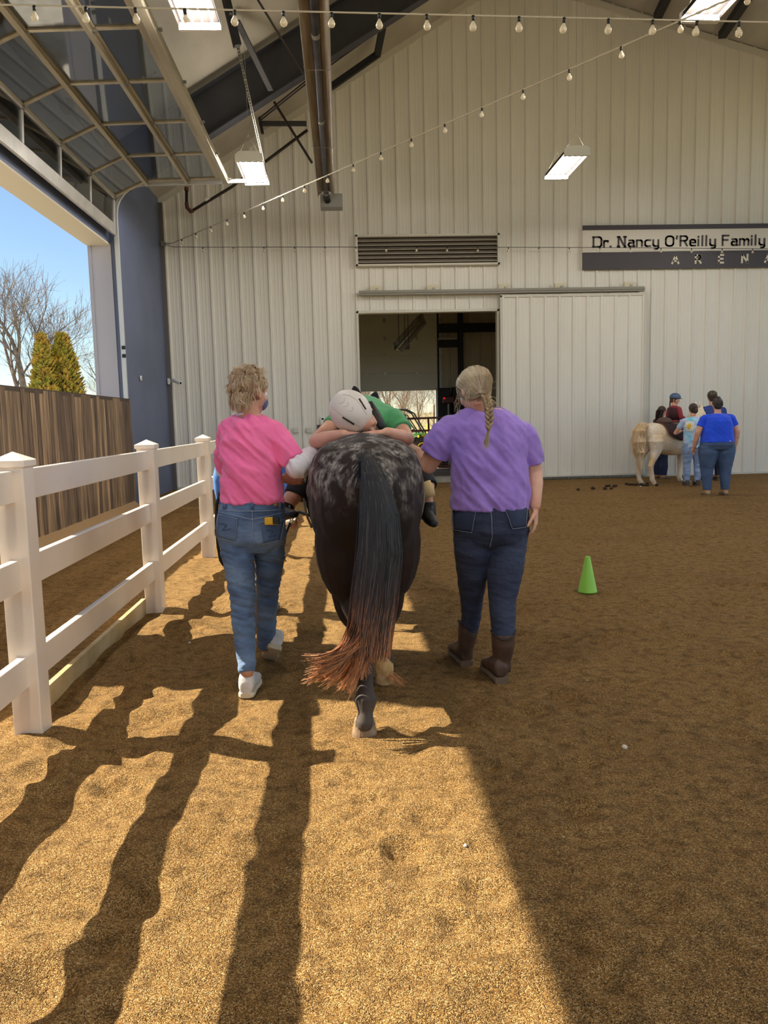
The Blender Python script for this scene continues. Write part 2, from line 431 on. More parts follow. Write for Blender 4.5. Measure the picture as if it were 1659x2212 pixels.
# left side wall: header, far return with dark liner, pier between two door openings
XO, XI = -4.22, -3.85; YJ = 14.2; ZH = 4.50
m_jamb = mat('jamb_flashing', (172, 172, 184), 0.5)
m_head = mat('header_flashing', (204, 196, 176), 0.5)
b = MB()
def zl(x): return roofz(x)
for ya, yb in ((YN, 17.8),):
    b.add([(XO, ya, ZH), (XI, ya, ZH), (XI, yb, ZH), (XO, yb, ZH), (XO, ya, roofz(XO)), (XI, ya, roofz(XI)), (XI, yb, roofz(XI)), (XO, yb, roofz(XO))],
          [(0, 1, 2, 3), (0, 3, 7, 4), (1, 5, 6, 2), (0, 4, 5, 1), (3, 2, 6, 7)])
struct(b.build('wall_left', m_navy), 'dark header wall above the open overhead doors', 'wall')
b = MB(); b.span((XO - .01, YN, ZH - .03), (XI + .01, YJ, ZH - .001)); struct(b.build('trim_4', m_head), 'cream flashing under the door header', 'trim')
b = MB(); b.span((XO, YJ, -.1), (XI, 17.9, ZH)); struct(b.build('wall_far_left', m_jamb), 'end of the side wall beyond the overhead door', 'wall')
b = MB(); b.span((XO, YJ - .02, 0), (XI + .02, YJ, ZH)); b.span((XO + .04, YJ - .035, 0), (XO + .06, YJ - .02, ZH))
struct(b.build('trim_5', m_jamb), 'pale grey door jamb at the far side of the opening', 'trim')
b = MB()
b.add([(-3.75, YJ, -.05), (-3.75, 17.8, -.05), (-3.75, 17.8, roofz(-3.75)), (-3.75, YJ, roofz(-3.75)), (XI, YJ, -.05), (XI, YJ, roofz(XI)), (XI, 17.8, -.05), (XI, 17.8, roofz(XI))],
      [(0, 1, 2, 3), (0, 3, 5, 4), (1, 6, 7, 2)])
struct(b.build('wall_liner', m_navy), 'dark blue grey liner panel between the overhead door and the corner', 'wall')
b = MB(); b.span((-3.76, D - .10, 0), (-3.66, D - .001, 6.1)); struct(b.build('trim_6', mat('corner_trim', (96, 92, 92), .5), bevel=.004), 'dark corner trim beside the dark liner', 'trim')
b = MB(); b.span((XO, 5.2, -.1), (XI + .10, 6.05, ZH)); struct(b.build('wall_pier', m_navy), 'steel framed pier between two overhead doors', 'wall')

# roof
b = MB()
for xa, xb in ((-4.6, 3.8), (3.8, 12.6)):
    for k in range(24):
        y0 = YN + (18 - YN) * k / 24; y1 = YN + (18 - YN) * (k + 1) / 24
        for j in range(10):
            a = xa + (xb - xa) * j / 10; c = xa + (xb - xa) * (j + 1) / 10
            b.add([(a, y0, roofz(a)), (c, y0, roofz(c)), (c, y1, roofz(c)), (a, y1, roofz(a))], [(0, 1, 2, 3)])
b.add([(-4.6, YN, roofz(-4.6) + .2), (3.8, YN, 10.91), (3.8, 18, 10.91), (-4.6, 18, roofz(-4.6) + .2), (12.6, YN, roofz(12.6) + .2), (12.6, 18, roofz(12.6) + .2)], [(0, 1, 2, 3), (1, 4, 5, 2)])
bm_me = b
struct(b.build('ceiling', m_ins, fix=False), 'pale vinyl backed insulation under the metal roof', 'ceiling')
# rigid frame rafters
def rafter(Y, lab):
    b = MB()
    for xs in ((-3.77, 3.8), (3.8, 12.2)):
        xa, xb = xs
        for (dy, za, zb) in ((.012, -.93, -.16), (.12, -.95, -.93), (.12, -.16, -.14)):
            b.add([(x, Y + s * dy, roofz(x) + z) for x in (xa, xb) for s in (-1, 1) for z in (za, zb)],
                  [(0, 1, 3, 2), (4, 6, 7, 5), (0, 4, 5, 1), (2, 3, 7, 6), (0, 2, 6, 4), (1, 5, 7, 3)])
    o = b.build('roof_rafter', m_beam_n); tag(o, lab, 'beam'); o['kind'] = 'structure'
m_beam_n = mat('rafter_paint', (48, 49, 56), 0.55, var=(40, 41, 48), vscale=2)
rafter(14.25, 'deep dark steel rafter nearest the gable wall')
rafter(5.6, 'deep dark steel rafter above the middle of the arena')

# kick wall of stained planks
def planks():
    m = bpy.data.materials.new('weathered_planks'); m.use_nodes = True; nt = m.node_tree; L = nt.links.new; B = nt.nodes['Principled BSDF']
    tc = nt.nodes.new('ShaderNodeTexCoord'); mp = nt.nodes.new('ShaderNodeMapping'); mp.inputs['Scale'].default_value = (1, 9, .55); L(tc.outputs['Object'], mp.inputs[0])
    n = nt.nodes.new('ShaderNodeTexNoise'); n.inputs['Scale'].default_value = 3; n.inputs['Detail'].default_value = 7; L(mp.outputs[0], n.inputs['Vector'])
    g = nt.nodes.new('ShaderNodeNewGeometry')
    a = nt.nodes.new('ShaderNodeMath'); a.operation = 'MULTIPLY_ADD'; L(g.outputs['Random Per Island'], a.inputs[0]); a.inputs[1].default_value = .55; 
    s = nt.nodes.new('ShaderNodeMath'); s.operation = 'MULTIPLY_ADD'; L(n.outputs[0], s.inputs[0]); s.inputs[1].default_value = 1.6; s.inputs[2].default_value = -.62; L(s.outputs[0], a.inputs[2])
    r = nt.nodes.new('ShaderNodeValToRGB'); e = r.color_ramp.elements; e[0].position = 0; e[0].color = lin((58, 46, 40)); e[1].position = 1; e[1].color = lin((190, 160, 122))
    q = e.new(.4); q.color = lin((104, 86, 70)); q = e.new(.7); q.color = lin((140, 118, 92)); L(a.outputs[0], r.inputs[0]); L(r.outputs[0], B.inputs['Base Color']); B.inputs['Roughness'].default_value = .75
    bp = nt.nodes.new('ShaderNodeBump'); bp.inputs['Strength'].default_value = .5; bp.inputs['Distance'].default_value = .01; L(n.outputs[0], bp.inputs['Height']); L(bp.outputs[0], B.inputs['Normal'])
    b = MB(); y = -6.0; rr = random.Random(5)
    while y < 13.95:
        w = .14; b.span((-3.65, y + .0025, -.08), (-3.60 + rr.uniform(-.004, .004), min(y + w, 13.97) - .0025, 1.86)); y += w
    o = b.build('kick_wall', m); tag(o, 'brown weathered vertical plank kick wall below the open overhead door', 'wall'); o['kind'] = 'structure'
    b = MB(); b.span((-3.70, -6, -.08), (-3.652, 13.97, 1.85)); b.span((-3.72, -6, 1.82), (-3.60, 13.97, 1.875))
    o = b.build('trim_7', mat('wall_cap', (70, 58, 50), .7)); struct(o, 'dark cap along the plank kick wall', 'trim')
    b = MB(); b.add([(-3.60, -6, .13), (-3.60, 13.9, .13), (-3.48, 13.9, 0), (-3.48, -6, 0), (-3.66, -6, 0), (-3.66, 13.9, 0)], [(0, 1, 2, 3), (0, 4, 5, 1), (0, 3, 4), (1, 5, 2)])
    struct(b.build('baseboard_left', mat('dusty_board', (150, 122, 86), .85)), 'dusty board along the foot of the plank kick wall', 'baseboard')
planks()

# ---------------------------------------------------------------- overhead sectional glass door
m_glass = glass('door_glass', (226, 230, 232), .10)
ZT = 5.47
def bend(k):  # section corners in the x,z plane, from the bottom rail up and in
    return [(-3.72, 4.60), (-3.69, 5.22), (-3.14, 5.47), (-2.45, 5.49), (-1.78, 5.51)][k]
YD0, YD1 = 6.25, 14.05; NB = 6
root = thing('overhead_door', 'open overhead sectional door of aluminium and glass, swung up under the roof on the left', 'garage door', (-3.7, 10, 4.7))
for k in range(4):
    (xa, za), (xb, zb) = bend(k), bend(k + 1)
    d = Vector((xb - xa, 0, zb - za)); n = Vector((-d.z, 0, d.x)).normalized(); d.normalize()
    b = MB(); M = Matrix((d, Vector((0, 1, 0)), n)).transposed(); L = math.hypot(xb - xa, zb - za)
    A = Vector((xa, 0, za))
    rb, rt = (.19, .05) if k == 0 else (.045, .045)
    if k == 3: rt = .20
    # rails and mullions
    b.box(A + d * (rb / 2) + V(0, (YD0 + YD1) / 2, 0), (rb - .006, YD1 - YD0, .045), M)
    b.box(A + d * (L - rt / 2) + V(0, (YD0 + YD1) / 2, 0), (rt - .006, YD1 - YD0, .045), M)
    for i in range(NB + 1):
        y = YD0 + (YD1 - YD0) * i / NB; w = .09 if i in (0, NB) else .055
        yy = min(max(y, YD0 + w / 2), YD1 - w / 2)
        b.box(A + d * (rb + (L - rb - rt) / 2) + V(0, yy, 0), (L - rb - rt, w, .042), M)
    # strut on the inner rail
    if k in (1, 2): b.box(A + d * (L - .02) - n * .05 + V(0, (YD0 + YD1) / 2, 0), (.05, YD1 - YD0, .06), M)
    if k == 3: b.box(A + d * (L - .05) - n * .06 + V(0, (YD0 + YD1) / 2, 0), (.09, YD1 - YD0, .07), M)
    sec = b.build('door_section', m_alu2 if k == 0 else m_alu, root, bevel=.004)
    b = MB()
    for i in range(NB):
        y0 = YD0 + (YD1 - YD0) * i / NB + .02; y1 = YD0 + (YD1 - YD0) * (i + 1) / NB - .02
        c = A + d * (rb + (L - rb - rt) / 2) + V(0, (y0 + y1) / 2, 0)
        b = MB(); b.box(c, (L - rb - rt + .01, y1 - y0, .006), M); b.build('glass_pane', m_glass, sec)
    for i in range(NB + 1):
        if k == 3 and i: pass
        y = YD0 + .06 + (YD1 - YD0 - .12) * i / NB
        b = MB(); c = A + d * L - n * .03 + V(0, y, 0); b.box(c, (.09, .05, .02), M); b.tube([c + V(0, -.04, 0) - n * .02, c + V(0, .04, 0) - n * .02], .012, 8)
        b.build('hinge', m_galv, sec)
# tracks
b = MB()
pts = [V(-3.70, 14.12, 1.0), V(-3.70, 14.12, 4.7), V(-3.70, 14.12, 4.95)] + [V(-3.70 + .50 * (1 - math.cos(t)), 14.12, 4.95 + .5 * math.sin(t)) for t in [math.radians(a) for a in (15, 30, 45, 60, 75, 90)]] + [V(-1.12, 14.12, 5.49)]
for p, q in zip(pts[:-1], pts[1:]): b.bar(p, q, .06, .05, (0, 1, 0))
b.bar(V(-3.73, 14.16, 0.9), V(-3.73, 14.16, 4.6), .03, .10, (0, 1, 0))
tr = b.build('door_track', mat('track_steel', (200, 204, 208), .35, metal=.3), root)
b = MB(); b.span((-3.72, 14.08, 2.72), (-3.66, 14.1, 2.78)); b.span((-3.72, 14.08, 2.58), (-3.66, 14.1, 2.64)); b.build('sensor', m_black, tr)
b = MB()  # perforated hanger angle
A0, A1 = P(498, 30, 11.9), V(-1.13, 14.12, 5.5)
d = (A1 - A0).normalized(); x = d.cross(V(0, 1, 0)).normalized(); nn = int((A1 - A0).length / .05)
for s in (-1, 1): b.bar(A0 + x * .014 * s, A1 + x * .014 * s, .008, .03)
for i in range(nn): b.bar(A0 + d * (.05 * i) - x * .014, A0 + d * (.05 * i) + x * .014, .02, .028, (0, 0, 1))
b.build('track_hanger', m_galv, root)
b = MB()  # torsion shaft and springs above the header
b.tube([V(-3.6, 6.2, 5.75), V(-3.6, 14.1, 5.75)], .016, 10); b.tube([V(-3.6, 9.2, 5.75), V(-3.6, 11.4, 5.75)], .05, 14); b.tube([V(-3.6, 6.6, 5.75), V(-3.6, 8.2, 5.75)], .05, 14)
for y in (8.7, 11.6, 13.9): b.tube([V(-3.6, y - .04, 5.75), V(-3.6, y + .04, 5.75)], .10, 16)
b.build('torsion_spring', m_beam, root)
b = MB(); b.box((-3.52, 8.9, 5.62), (.22, .36, .30)); b.box((-3.5, 8.6, 5.70), (.14, .22, .16)); b.tube([V(-3.5, 8.5, 5.6), V(-3.45, 8.2, 5.35)], .05, 10)
b.build('opener_motor', m_dark, root, bevel=.015)

# ---------------------------------------------------------------- radiant tube heater
def heater():
    x0, x1, z, ya, yb = -.325, -.005, 5.72, 3.6, 16.0
    r = thing('tube_heater', 'long radiant tube heater hanging under the roof, reflector over a dark pipe', 'heater', (-.17, 10, 5.7))
    xc = (x0 + x1) / 2; w = (x1 - x0) / 2
    b = MB(); secs = [(-w, 0), (-w, .02), (-w * .55, .09), (-w * .2, .125), (w * .2, .125), (w * .55, .09), (w, .02), (w, 0), (w - .004, 0), (w - .006, .018), (w * .53, .082), (w * .18, .117), (-w * .18, .117), (-w * .53, .082), (-w + .006, .018), (-w + .004, 0)]
    M = Matrix(((1, 0, 0), (0, 0, 1), (0, 1, 0)))
    b.prism([(p[0], p[1]) for p in secs], ya, yb, M, (xc, 0, z))
    b.build('reflector', mat('aged_aluminium', (196, 188, 172), .5, metal=.0, var=(156, 146, 130), vscale=3, stretch=(6, .3, 6)), r)
    for q in (-1, 1): b = MB(); b.bar(V(xc + q * w, ya, z + .0), V(xc + q * w, yb, z + .0), .012, .012); b.build('rim', m_alu2, r)
    b = MB(); b.tube([V(xc, ya, z + .055), V(xc, yb + .1, z + .055)], .05, 18); t = b.build('heat_tube', mat('scorched_tube', (66, 64, 70), .45, metal=.5, var=(48, 44, 46), vscale=4), r, smooth=True)
    for y in (7.4, 9.6, 12.2, 15.9): b = MB(); b.tube([V(xc, y - .05, z + .055), V(xc, y + .05, z + .055)], .054, 18); b.build('tube_coupling', m_galv, t)
    b = MB(); b.tube([V(xc, yb + .05, z + .055), V(xc, yb + .2, z + .05), V(xc + .02, yb + .3, z)], [.055, .065, .06], 14); b.build('elbow', m_black, r)
    for y in (5.2, 7.6, 10.4, 13.2, 15.6):
        b = MB(); b.bar(V(xc - w - .01, y, z + .02), V(xc, y, z + .22), .006, .02); b.bar(V(xc + w + .01, y, z + .02), V(xc, y, z + .22), .006, .02); b.bar(V(xc - w, y, z - .005), V(xc + w, y, z - .005), .006, .006); b.build('hanger', m_galv, r)
        b = MB(); b.tube([V(xc, y, z + .2), V(xc + .02, y, roofz(xc) - .05)], .003, 5); b.build('chain', m_galv, r)
    b = MB(); c = P(716, 434, 16.35); b.box(c + V(0, .1, 0), (.44, .30, .26)); b.build('burner_box', mat('burner_grey', (150, 150, 148), .5), r, bevel=.012)
heater()

# ---------------------------------------------------------------- hanging fluorescent fixtures
m_tube = emit('lit_tube', (255, 246, 236), LAMP)
CEILING_FILL = 16.0  # power of the added ceiling fill lamps
m_refl = mat('darkened_reflector', (38, 34, 32), .7, spec=.1)  # reflector colour darkened so the glowing tubes stay distinct against it
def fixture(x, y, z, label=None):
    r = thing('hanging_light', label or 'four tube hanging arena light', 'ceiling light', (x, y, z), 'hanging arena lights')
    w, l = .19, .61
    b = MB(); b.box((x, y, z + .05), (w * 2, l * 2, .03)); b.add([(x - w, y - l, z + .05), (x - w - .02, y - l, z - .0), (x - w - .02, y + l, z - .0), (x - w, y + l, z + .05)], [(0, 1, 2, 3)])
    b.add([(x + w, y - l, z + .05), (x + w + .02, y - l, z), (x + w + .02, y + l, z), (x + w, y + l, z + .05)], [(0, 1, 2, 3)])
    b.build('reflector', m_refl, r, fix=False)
    ld = bpy.data.lights.new('ceiling_fill', 'AREA'); ld.shape = 'RECTANGLE'; ld.size = .3; ld.size_y = 1.15; ld.energy = CEILING_FILL; ld.color = (1, .9, .74)  # area lamp added on top of each fixture to brighten the ceiling
    lo = bpy.data.objects.new('ceiling_fill', ld); link(lo, r); lo.location = (x, y, z + .13); lo.rotation_euler = (math.pi, 0, 0)
    for s in (-1, 1):
        b = MB(); M = Matrix(((1, 0, 0), (0, 0, 1), (0, 1, 0)))
        b.prism([(-w - .02, -.035), (w + .02, -.035), (w + .02, .07), (w - .04, .12), (-w + .04, .12), (-w - .02, .07)], y + s * l, y + s * (l + .05), M, (x, 0, z)); b.build('end_cap', m_white, r)
    for i in range(4):
        b = MB(); xx = x - .1425 + .095 * i; b.tube([V(xx, y - l + .02, z - .024), V(xx, y + l - .02, z - .024)], .008, 8); b.build('tube', m_tube, r)
    for s in (-1, 1):
        b = MB(); yy = y + s * l * .9; p = V(x, yy, z + .40); b.tube([V(x - w + .03, yy, z + .1), p], .003, 5); b.tube([V(x + w - .03, yy, z + .1), p], .003, 5); b.tube([p, V(x, yy + s * .1, roofz(x) - .02)], .003, 5); b.build('hanging_wire', m_galv, r)
LZ = 5.62
fixture(3.93, 13.9, LZ, 'lit four tube light hanging in front of the gable wall above the sliding door')
fixture(-1.33, 13.75, LZ - .1, 'lit four tube light hanging behind the end of the glass door')
fixture(3.98, 8.3, LZ, 'lit four tube light cut by the top right corner of the view')
fixture(-1.30, 7.95, LZ - .25, 'lit four tube light at the top beside the glass door')
for x, y, l in ((3.93, 2.6, 'added fill light hanging overhead just in front of the viewer'), (3.93, -3.2, 'added fill light hanging overhead behind the viewer'), (-1.3, 2.2, 'added fill light hanging on the left beside the viewer'), (-1.3, -3.2, 'added fill light hanging at the left behind the viewer'), (9.2, 2.6, 'added fill light hanging high at the right beside the viewer'), (9.2, -3.2, 'added fill light hanging at the right behind the viewer'), (9.2, 13.9, 'added fill light hanging right of the sign, out of the picture'), (9.2, 8.3, 'added fill light hanging to the right above the cone side')): fixture(x, y, LZ, l)  # unseen fixtures added to raise the fill light

# ---------------------------------------------------------------- string lights
m_bulb = mat('bulb_glass', (246, 238, 216), .15, alpha=.62, spec=.8)
def bulb_mesh():
    b = MB(); pr = [(.0, .0), (.012, -.002), (.014, -.02), (.030, -.045), (.036, -.065), (.030, -.086), (.014, -.098), (.001, -.101)]
    b.loft([(V(0, 0, z), V(r + .0005, 0, 0), V(0, r + .0005, 0)) for r, z in pr], 14); return b
me_bulb = bulb_mesh().mesh('bulb', True); me_bulb.materials.append(m_bulb)
q = MB(); q.loft([(V(0, 0, .045), V(.012, 0, 0), V(0, .012, 0)), (V(0, 0, .04), V(.016, 0, 0), V(0, .016, 0)), (V(0, 0, -.008), V(.015, 0, 0), V(0, .015, 0))], 10)
me_sock = q.mesh('socket', True); me_sock.materials.append(m_black)
q = MB(); q.ball((0, 0, -.055), (.010, .010, .02), None, 8, 6); me_fil = q.mesh('filament', True); me_fil.materials.append(mat('filament', (240, 200, 120), .4))
def string(pts, wire_r, m, label, bulbs, scale=1.0):
    b = MB(); b.tube(pts, wire_r, 6); w = b.build('string_lights', m); tag(w, label, 'string lights')
    for p in bulbs:
        s = bpy.data.objects.new('socket', me_sock); link(s, w); s.location = Vector(p) - V(0, 0, .045 * scale); s.scale = (scale,) * 3; s.rotation_euler = (R.uniform(-.1, .1), R.uniform(-.1, .1), 0)
        u = bpy.data.objects.new('bulb', me_bulb); link(u, s); u2 = bpy.data.objects.new('filament', me_fil); link(u2, s)
m_wire = mat('white_cable', (205, 198, 180), .5)
A = V(-3.468, 17.6, 5.235); v = V(.386, -.542, -.004)
string([V(-3.66, 17.68, 5.24), A] + [A + v * (t) for t in (6, 12, 18, 24, 32)], .009, m_wire, 'pale string light cable running diagonally from the far left corner towards the upper right', [A + v * (1.721 + i) for i in range(-1, 21)], .8)
Y7 = 7.0; pa, pb = P(-260, 4, Y7), P(1830, 52, Y7)
def on(px): 
    t = (px + 260) / 2090.0; p = pa.lerp(pb, t); p.z -= .0; return p
string([on(x) for x in range(-260, 1831, 110)], .007, m_wire, 'string light cable crossing level at the very top of the view', [on(x) for x in (56, 163, 267, 371, 476, 580, 683, 786, 889, 990, 1091, 1190, 1289, 1388, 1487, 1583)], .85)
ws_ = [P(372, 533, 17.6)] + [P(372 + 66 * i, 534 - 2.2 * math.sin(i * .15) + i * .2, 17.55) for i in range(1, 21)]
string([V(-3.66, 17.68, 5.24)] + ws_, .006, m_dark, 'thin dark string light cable running level along the gable wall', [p for p in ws_[1:]], .7)
b = MB(); b.box((-3.66, 17.66, 5.24), (.09, .07, .09)); b.tube([V(-3.66, 17.62, 5.24), V(-3.5, 17.6, 5.235)], .012, 8); e = b.build('eye_bolt', m_galv); tag(e, 'white metal block and eye bolt holding the string lights in the corner', 'hook')

# ---------------------------------------------------------------- louvre, sign, sliding door on the wall
r = thing('wall_louvre', 'wide horizontal metal louvre vent above the doorway', 'vent', (2, D, 4.7))
b = MB(); x0, x1, z0, z1 = .41, 3.54, 4.72, 5.38
for a, c in (((x0, z0), (x1, z0 + .045)), ((x0, z1 - .045), (x1, z1)), ((x0, z0), (x0 + .05, z1)), ((x1 - .05, z0), (x1, z1))): b.span((a[0], D - .16, a[1]), (c[0], D - .02, c[1]))
b.build('frame', m_trim, r, bevel=.004)
b = MB(); b.span((x0 + .03, D - .05, z0 + .02), (x1 - .03, D - .035, z1 - .02)); b.build('backing', mat('louvre_mesh', (84, 74, 62), .8), r)
for i in range(7):
    b = MB(); z = z0 + .07 + i * .088; b.add([(x0 + .045, D - .15, z), (x1 - .045, D - .15, z), (x1 - .045, D - .06, z + .055), (x0 + .045, D - .06, z + .055), (x0 + .045, D - .15, z + .018), (x1 - .045, D - .15, z + .018), (x1 - .045, D - .07, z + .07), (x0 + .045, D - .07, z + .07)], [(0, 1, 2, 3), (4, 7, 6, 5), (0, 4, 5, 1), (2, 6, 7, 3)]); b.build('slat', mat('louvre_slat', (150, 142, 128), .45), r)

r = thing('sliding_door', 'big ribbed grey steel sliding barn door hanging right of the doorway', 'sliding door', (5.1, D - .15, 0))
b = MB(); corr(b, 3.56, 6.74, D - .17, .10, 4.02, .12); b.add([(3.55, D - .13, .1), (6.75, D - .13, .1), (6.75, D - .13, 4.02), (3.55, D - .13, 4.02)], [(0, 1, 2, 3)]); b.build('panel', m_panel, r, fix=False)
b = MB(); b.span((3.53, D - .20, .09), (3.57, D - .12, 4.06)); b.span((6.73, D - .21, .09), (6.78, D - .12, 4.06)); b.span((3.53, D - .20, 4.01), (6.78, D - .12, 4.07)); b.span((3.53, D - .20, .06), (6.78, D - .12, .10)); b.build('edge_frame', m_trim, r, bevel=.003)
r = thing('door_rail', 'long grey sliding door rail fixed above the doorway', 'rail', (3.6, D - .15, 4.15))
b = MB(); b.span((.46, D - .20, 4.10), (6.74, D - .10, 4.20)); b.span((.46, D - .22, 4.14), (6.74, D - .19, 4.16)); b.build('rail', mat('rail_grey', (142, 138, 128), .45), r, bevel=.004)
for px in (811, 934, 1089, 1210, 1360):
    c = P(px, 626 - (px - 811) * .016, D - .1); b = MB(); b.box((c.x, D - .08, 4.25), (.24, .06, .13)); k = b.build('bracket', mat('cream_block', (214, 206, 180), .5), r, bevel=.004); b = MB(); b.box((c.x + .03, D - .1, 4.22), (.05, .08, .07)); b.build('bolt', m_galv, k)
# ---------------------------------------------------------------- arena sign, lettering built from strokes
m_ink = mat('sign_ink', (58, 50, 50), .5)
def arcs(cx, cy, rx, ry, a0, a1, n=6): return [(cx + rx * math.cos(math.radians(a0 + (a1 - a0) * i / n)), cy + ry * math.sin(math.radians(a0 + (a1 - a0) * i / n))) for i in range(n + 1)]
def rbox(w, h, r): return arcs(w - r, h - r, r, r, 0, 90) + arcs(r, h - r, r, r, 90, 180) + arcs(r, r, r, r, 180, 270) + arcs(w - r, r, r, r, 270, 360) + [(w, h - r)]
X = .62
GL = {
 'D': (.78, [[(0, 0), (0, 1)], [(-.06, 1), (.5, 1)] + arcs(.5, .72, .24, .28, 90, 0) + arcs(.5, .28, .24, .28, 0, -90) + [(-.06, 0)]]),
 'r': (.40, [[(0, 0), (0, X)], [(-.0, .38)] + arcs(.2, .40, .2, .2, 180, 90) + [(.36, .6), (.36, .5)]]),
 '.': (.16, [[(.0, .02), (.05, .02)]]),
 'N': (.72, [[(.0, 0), (.0, 1)], [(-.1, 1), (.08, 1), (.56, 0), (.66, 0)], [(.6, 0), (.6, 1), (.5, 1)], [(.6, 1), (.7, 1)], [(-.1, 0), (.1, 0)]]),
 'a': (.60, [[(.08, X), (.36, X)] + arcs(.36, .46, .14, .16, 90, 0) + [(.5, 0)], [(.5, .36), (.16, .36)] + arcs(.16, .18, .14, .18, 90, 270) + [(.5, 0), (.58, 0)]]),
 'n': (.58, [[(0, 0), (0, X)], [(0, X)] + [(.3, X)] + arcs(.3, .44, .18, .18, 90, 0) + [(.48, 0)]]),
 'c': (.56, [[(.48, X), (.2, X)] + arcs(.2, .42, .2, .2, 90, 180) + arcs(.2, .2, .2, .2, 180, 270) + [(.48, 0)]]),
 'y': (.58, [[(0, X), (0, .2)] + arcs(.2, .2, .2, .2, 180, 270) + [(.48, 0)], [(.48, X), (.48, -.15)] + arcs(.3, -.1, .18, .18, 0, -90) + [(.16, -.28)]]),
 'O': (.80, [rbox(.72, 1.0, .3)]),
 "'": (.18, [[(.06, 1), (.02, .74)]]),
 'R': (.72, [[(0, 0), (0, 1)], [(0, 1), (.4, 1)] + arcs(.4, .76, .24, .24, 90, -90) + [(.0, .52)], [(.36, .52), (.62, .0)]]),
 'e': (.58, [[(0, .32), (.48, .32), (.48, .42)] + arcs(.28, .42, .2, .2, 0, 90) + arcs(.2, .42, .2, .2, 90, 180) + arcs(.2, .2, .2, .2, 180, 270) + [(.48, 0)]]),
 'i': (.17, [[(0, 0), (0, X)], [(0, .86), (0, .93)]]),
 'l': (.17, [[(0, 0), (0, 1)]]),
 'F': (.64, [[(0, 0), (0, 1)], [(0, 1), (.56, 1)], [(0, .55), (.48, .55)]]),
 'm': (.92, [[(0, 0), (0, X)], [(0, X), (.26, X)] + arcs(.26, .46, .15, .16, 90, 0) + [(.41, 0)], [(.41, .46)] + arcs(.66, .44, .16, .18, 90, 0) + [(.82, 0)]]),
}
BL = {
 'A': (.9, [[(0, 0), (.42, 1), (.84, 0)], [(.16, .3), (.68, .3)]]),
 'R': (.8, [[(0, 0), (0, 1), (.42, 1)] + arcs(.42, .74, .26, .26, 90, -90) + [(0, .48)], [(.36, .48), (.7, 0)]]),
 'E': (.7, [[(.6, 0), (0, 0), (0, 1), (.6, 1)], [(0, .5), (.52, .5)]]),
 'N': (.85, [[(0, 0), (0, 1), (.74, 0), (.74, 1)]]),
}
def stroke(b, pts, w, O, ux, uz, s, th=.02):
    pts = [O + ux * (p[0] * s) + uz * (p[1] * s) for p in pts]; ny = V(0, -1, 0)
    for i, (a, c) in enumerate(zip(pts[:-1], pts[1:])):
        if (c - a).length < 1e-6: continue
        d = (c - a).normalized(); n = d.cross(ny); e = d * w * .45
        q = [a - e - n * w / 2, a - e + n * w / 2, c + e + n * w / 2, c + e - n * w / 2]
        b.add(q + [k + ny * th for k in q], [(0, 1, 2, 3), (4, 7, 6, 5), (0, 4, 5, 1), (1, 5, 6, 2), (2, 6, 7, 3), (3, 7, 4, 0)])
def sign():
    Y = D - .06; r = thing('arena_sign', 'long wall sign reading the family name in dark letters over a dark band reading ARENA', 'sign', (7.5, Y, 4.6))
    x0, x1 = 5.38, 11.9
    b = MB(); b.span((x0, Y - .03, 4.96), (x1, Y, 5.43)); b.build('white_board', mat('sign_white', (222, 216, 204), .45), r)
    b = MB(); b.span((x0, Y - .04, 5.43), (x1, Y, 5.53)); b.build('top_band', mat('sign_charcoal', (66, 60, 66), .5), r)
    b = MB(); b.span((x0, Y - .04, 4.59), (x1, Y, 4.955)); b.build('lower_band', MATS['sign_charcoal'], r)
    ux, uz = V(1, 0, 0), V(0, 0, 1)
    txt = "Dr. Nancy O'Reilly Family"; s = .205; total = 0
    def width(t): return sum(.40 if ch == ' ' else GL[ch][0] + .20 for ch in t) * s
    k = (9.53 - 5.62) / width(txt); x = 5.62
    for ch in txt:
        if ch == ' ': x += .40 * s * k; continue
        b = MB()
        for st in GL[ch][1]: stroke(b, [(p[0] * k, p[1]) for p in st], .036, V(x, Y - .03, 5.075), ux, uz, s, .012)
        x += (GL[ch][0] + .20) * s * k
        b.build('letter', m_ink, r, fix=False)
    for i, ch in enumerate('ARENA'):
        b = MB()
        for st in BL[ch][1]: stroke(b, st, .04, V(7.38 + i * .525, Y - .04, 4.70), ux, uz, .165, .012)
        b.build('band_letter', mat('sign_letter_white', (226, 218, 202), .5), r, fix=False)
sign()

# small fittings on the walls
def small(name, label, cat, mb, m, **k): return tag(mb.build(name, m, **k), label, cat)
c = P(697, 908, D - .05); r = thing('thermostat', 'small white wall thermostat left of the doorway', 'thermostat', c)
b = MB(); b.box(c, (.09, .04, .15)); b.build('case', m_white, r, bevel=.006); b = MB(); b.box(c + V(0, -.022, .03), (.05, .004, .04)); b.build('screen', m_dark, r)
for px in (689, 699, 708):
    c = P(px, 924, D - .05); r = thing('switch_box', ['leftmost of the three dark switches below the thermostat', 'middle of the three dark switches below the thermostat', 'rightmost of the three dark switches below the thermostat'][(689, 699, 708).index(px)], 'switch', c)
    b = MB(); b.box(c, (.085, .04, .13)); b.build('plate', mat('dark_plate', (70, 64, 60), .5), r, bevel=.004); b = MB(); b.box(c + V(0, -.024, 0), (.02, .015, .04)); b.build('toggle', m_black, r)
for px, l in ((639, 'left white cover plate low on the gable wall beside the pink shirt'), (668, 'right white cover plate low on the gable wall beside the thermostat')):
    c = P(px, 929, D - .04); b = MB(); b.box(c, (.12, .03, .12)); small('outlet_plate', l, 'outlet', b, m_trim, bevel=.006)
c = P(368, 824, D - .1); r = thing('security_camera', 'small white bullet security camera in the far left corner', 'camera', c)
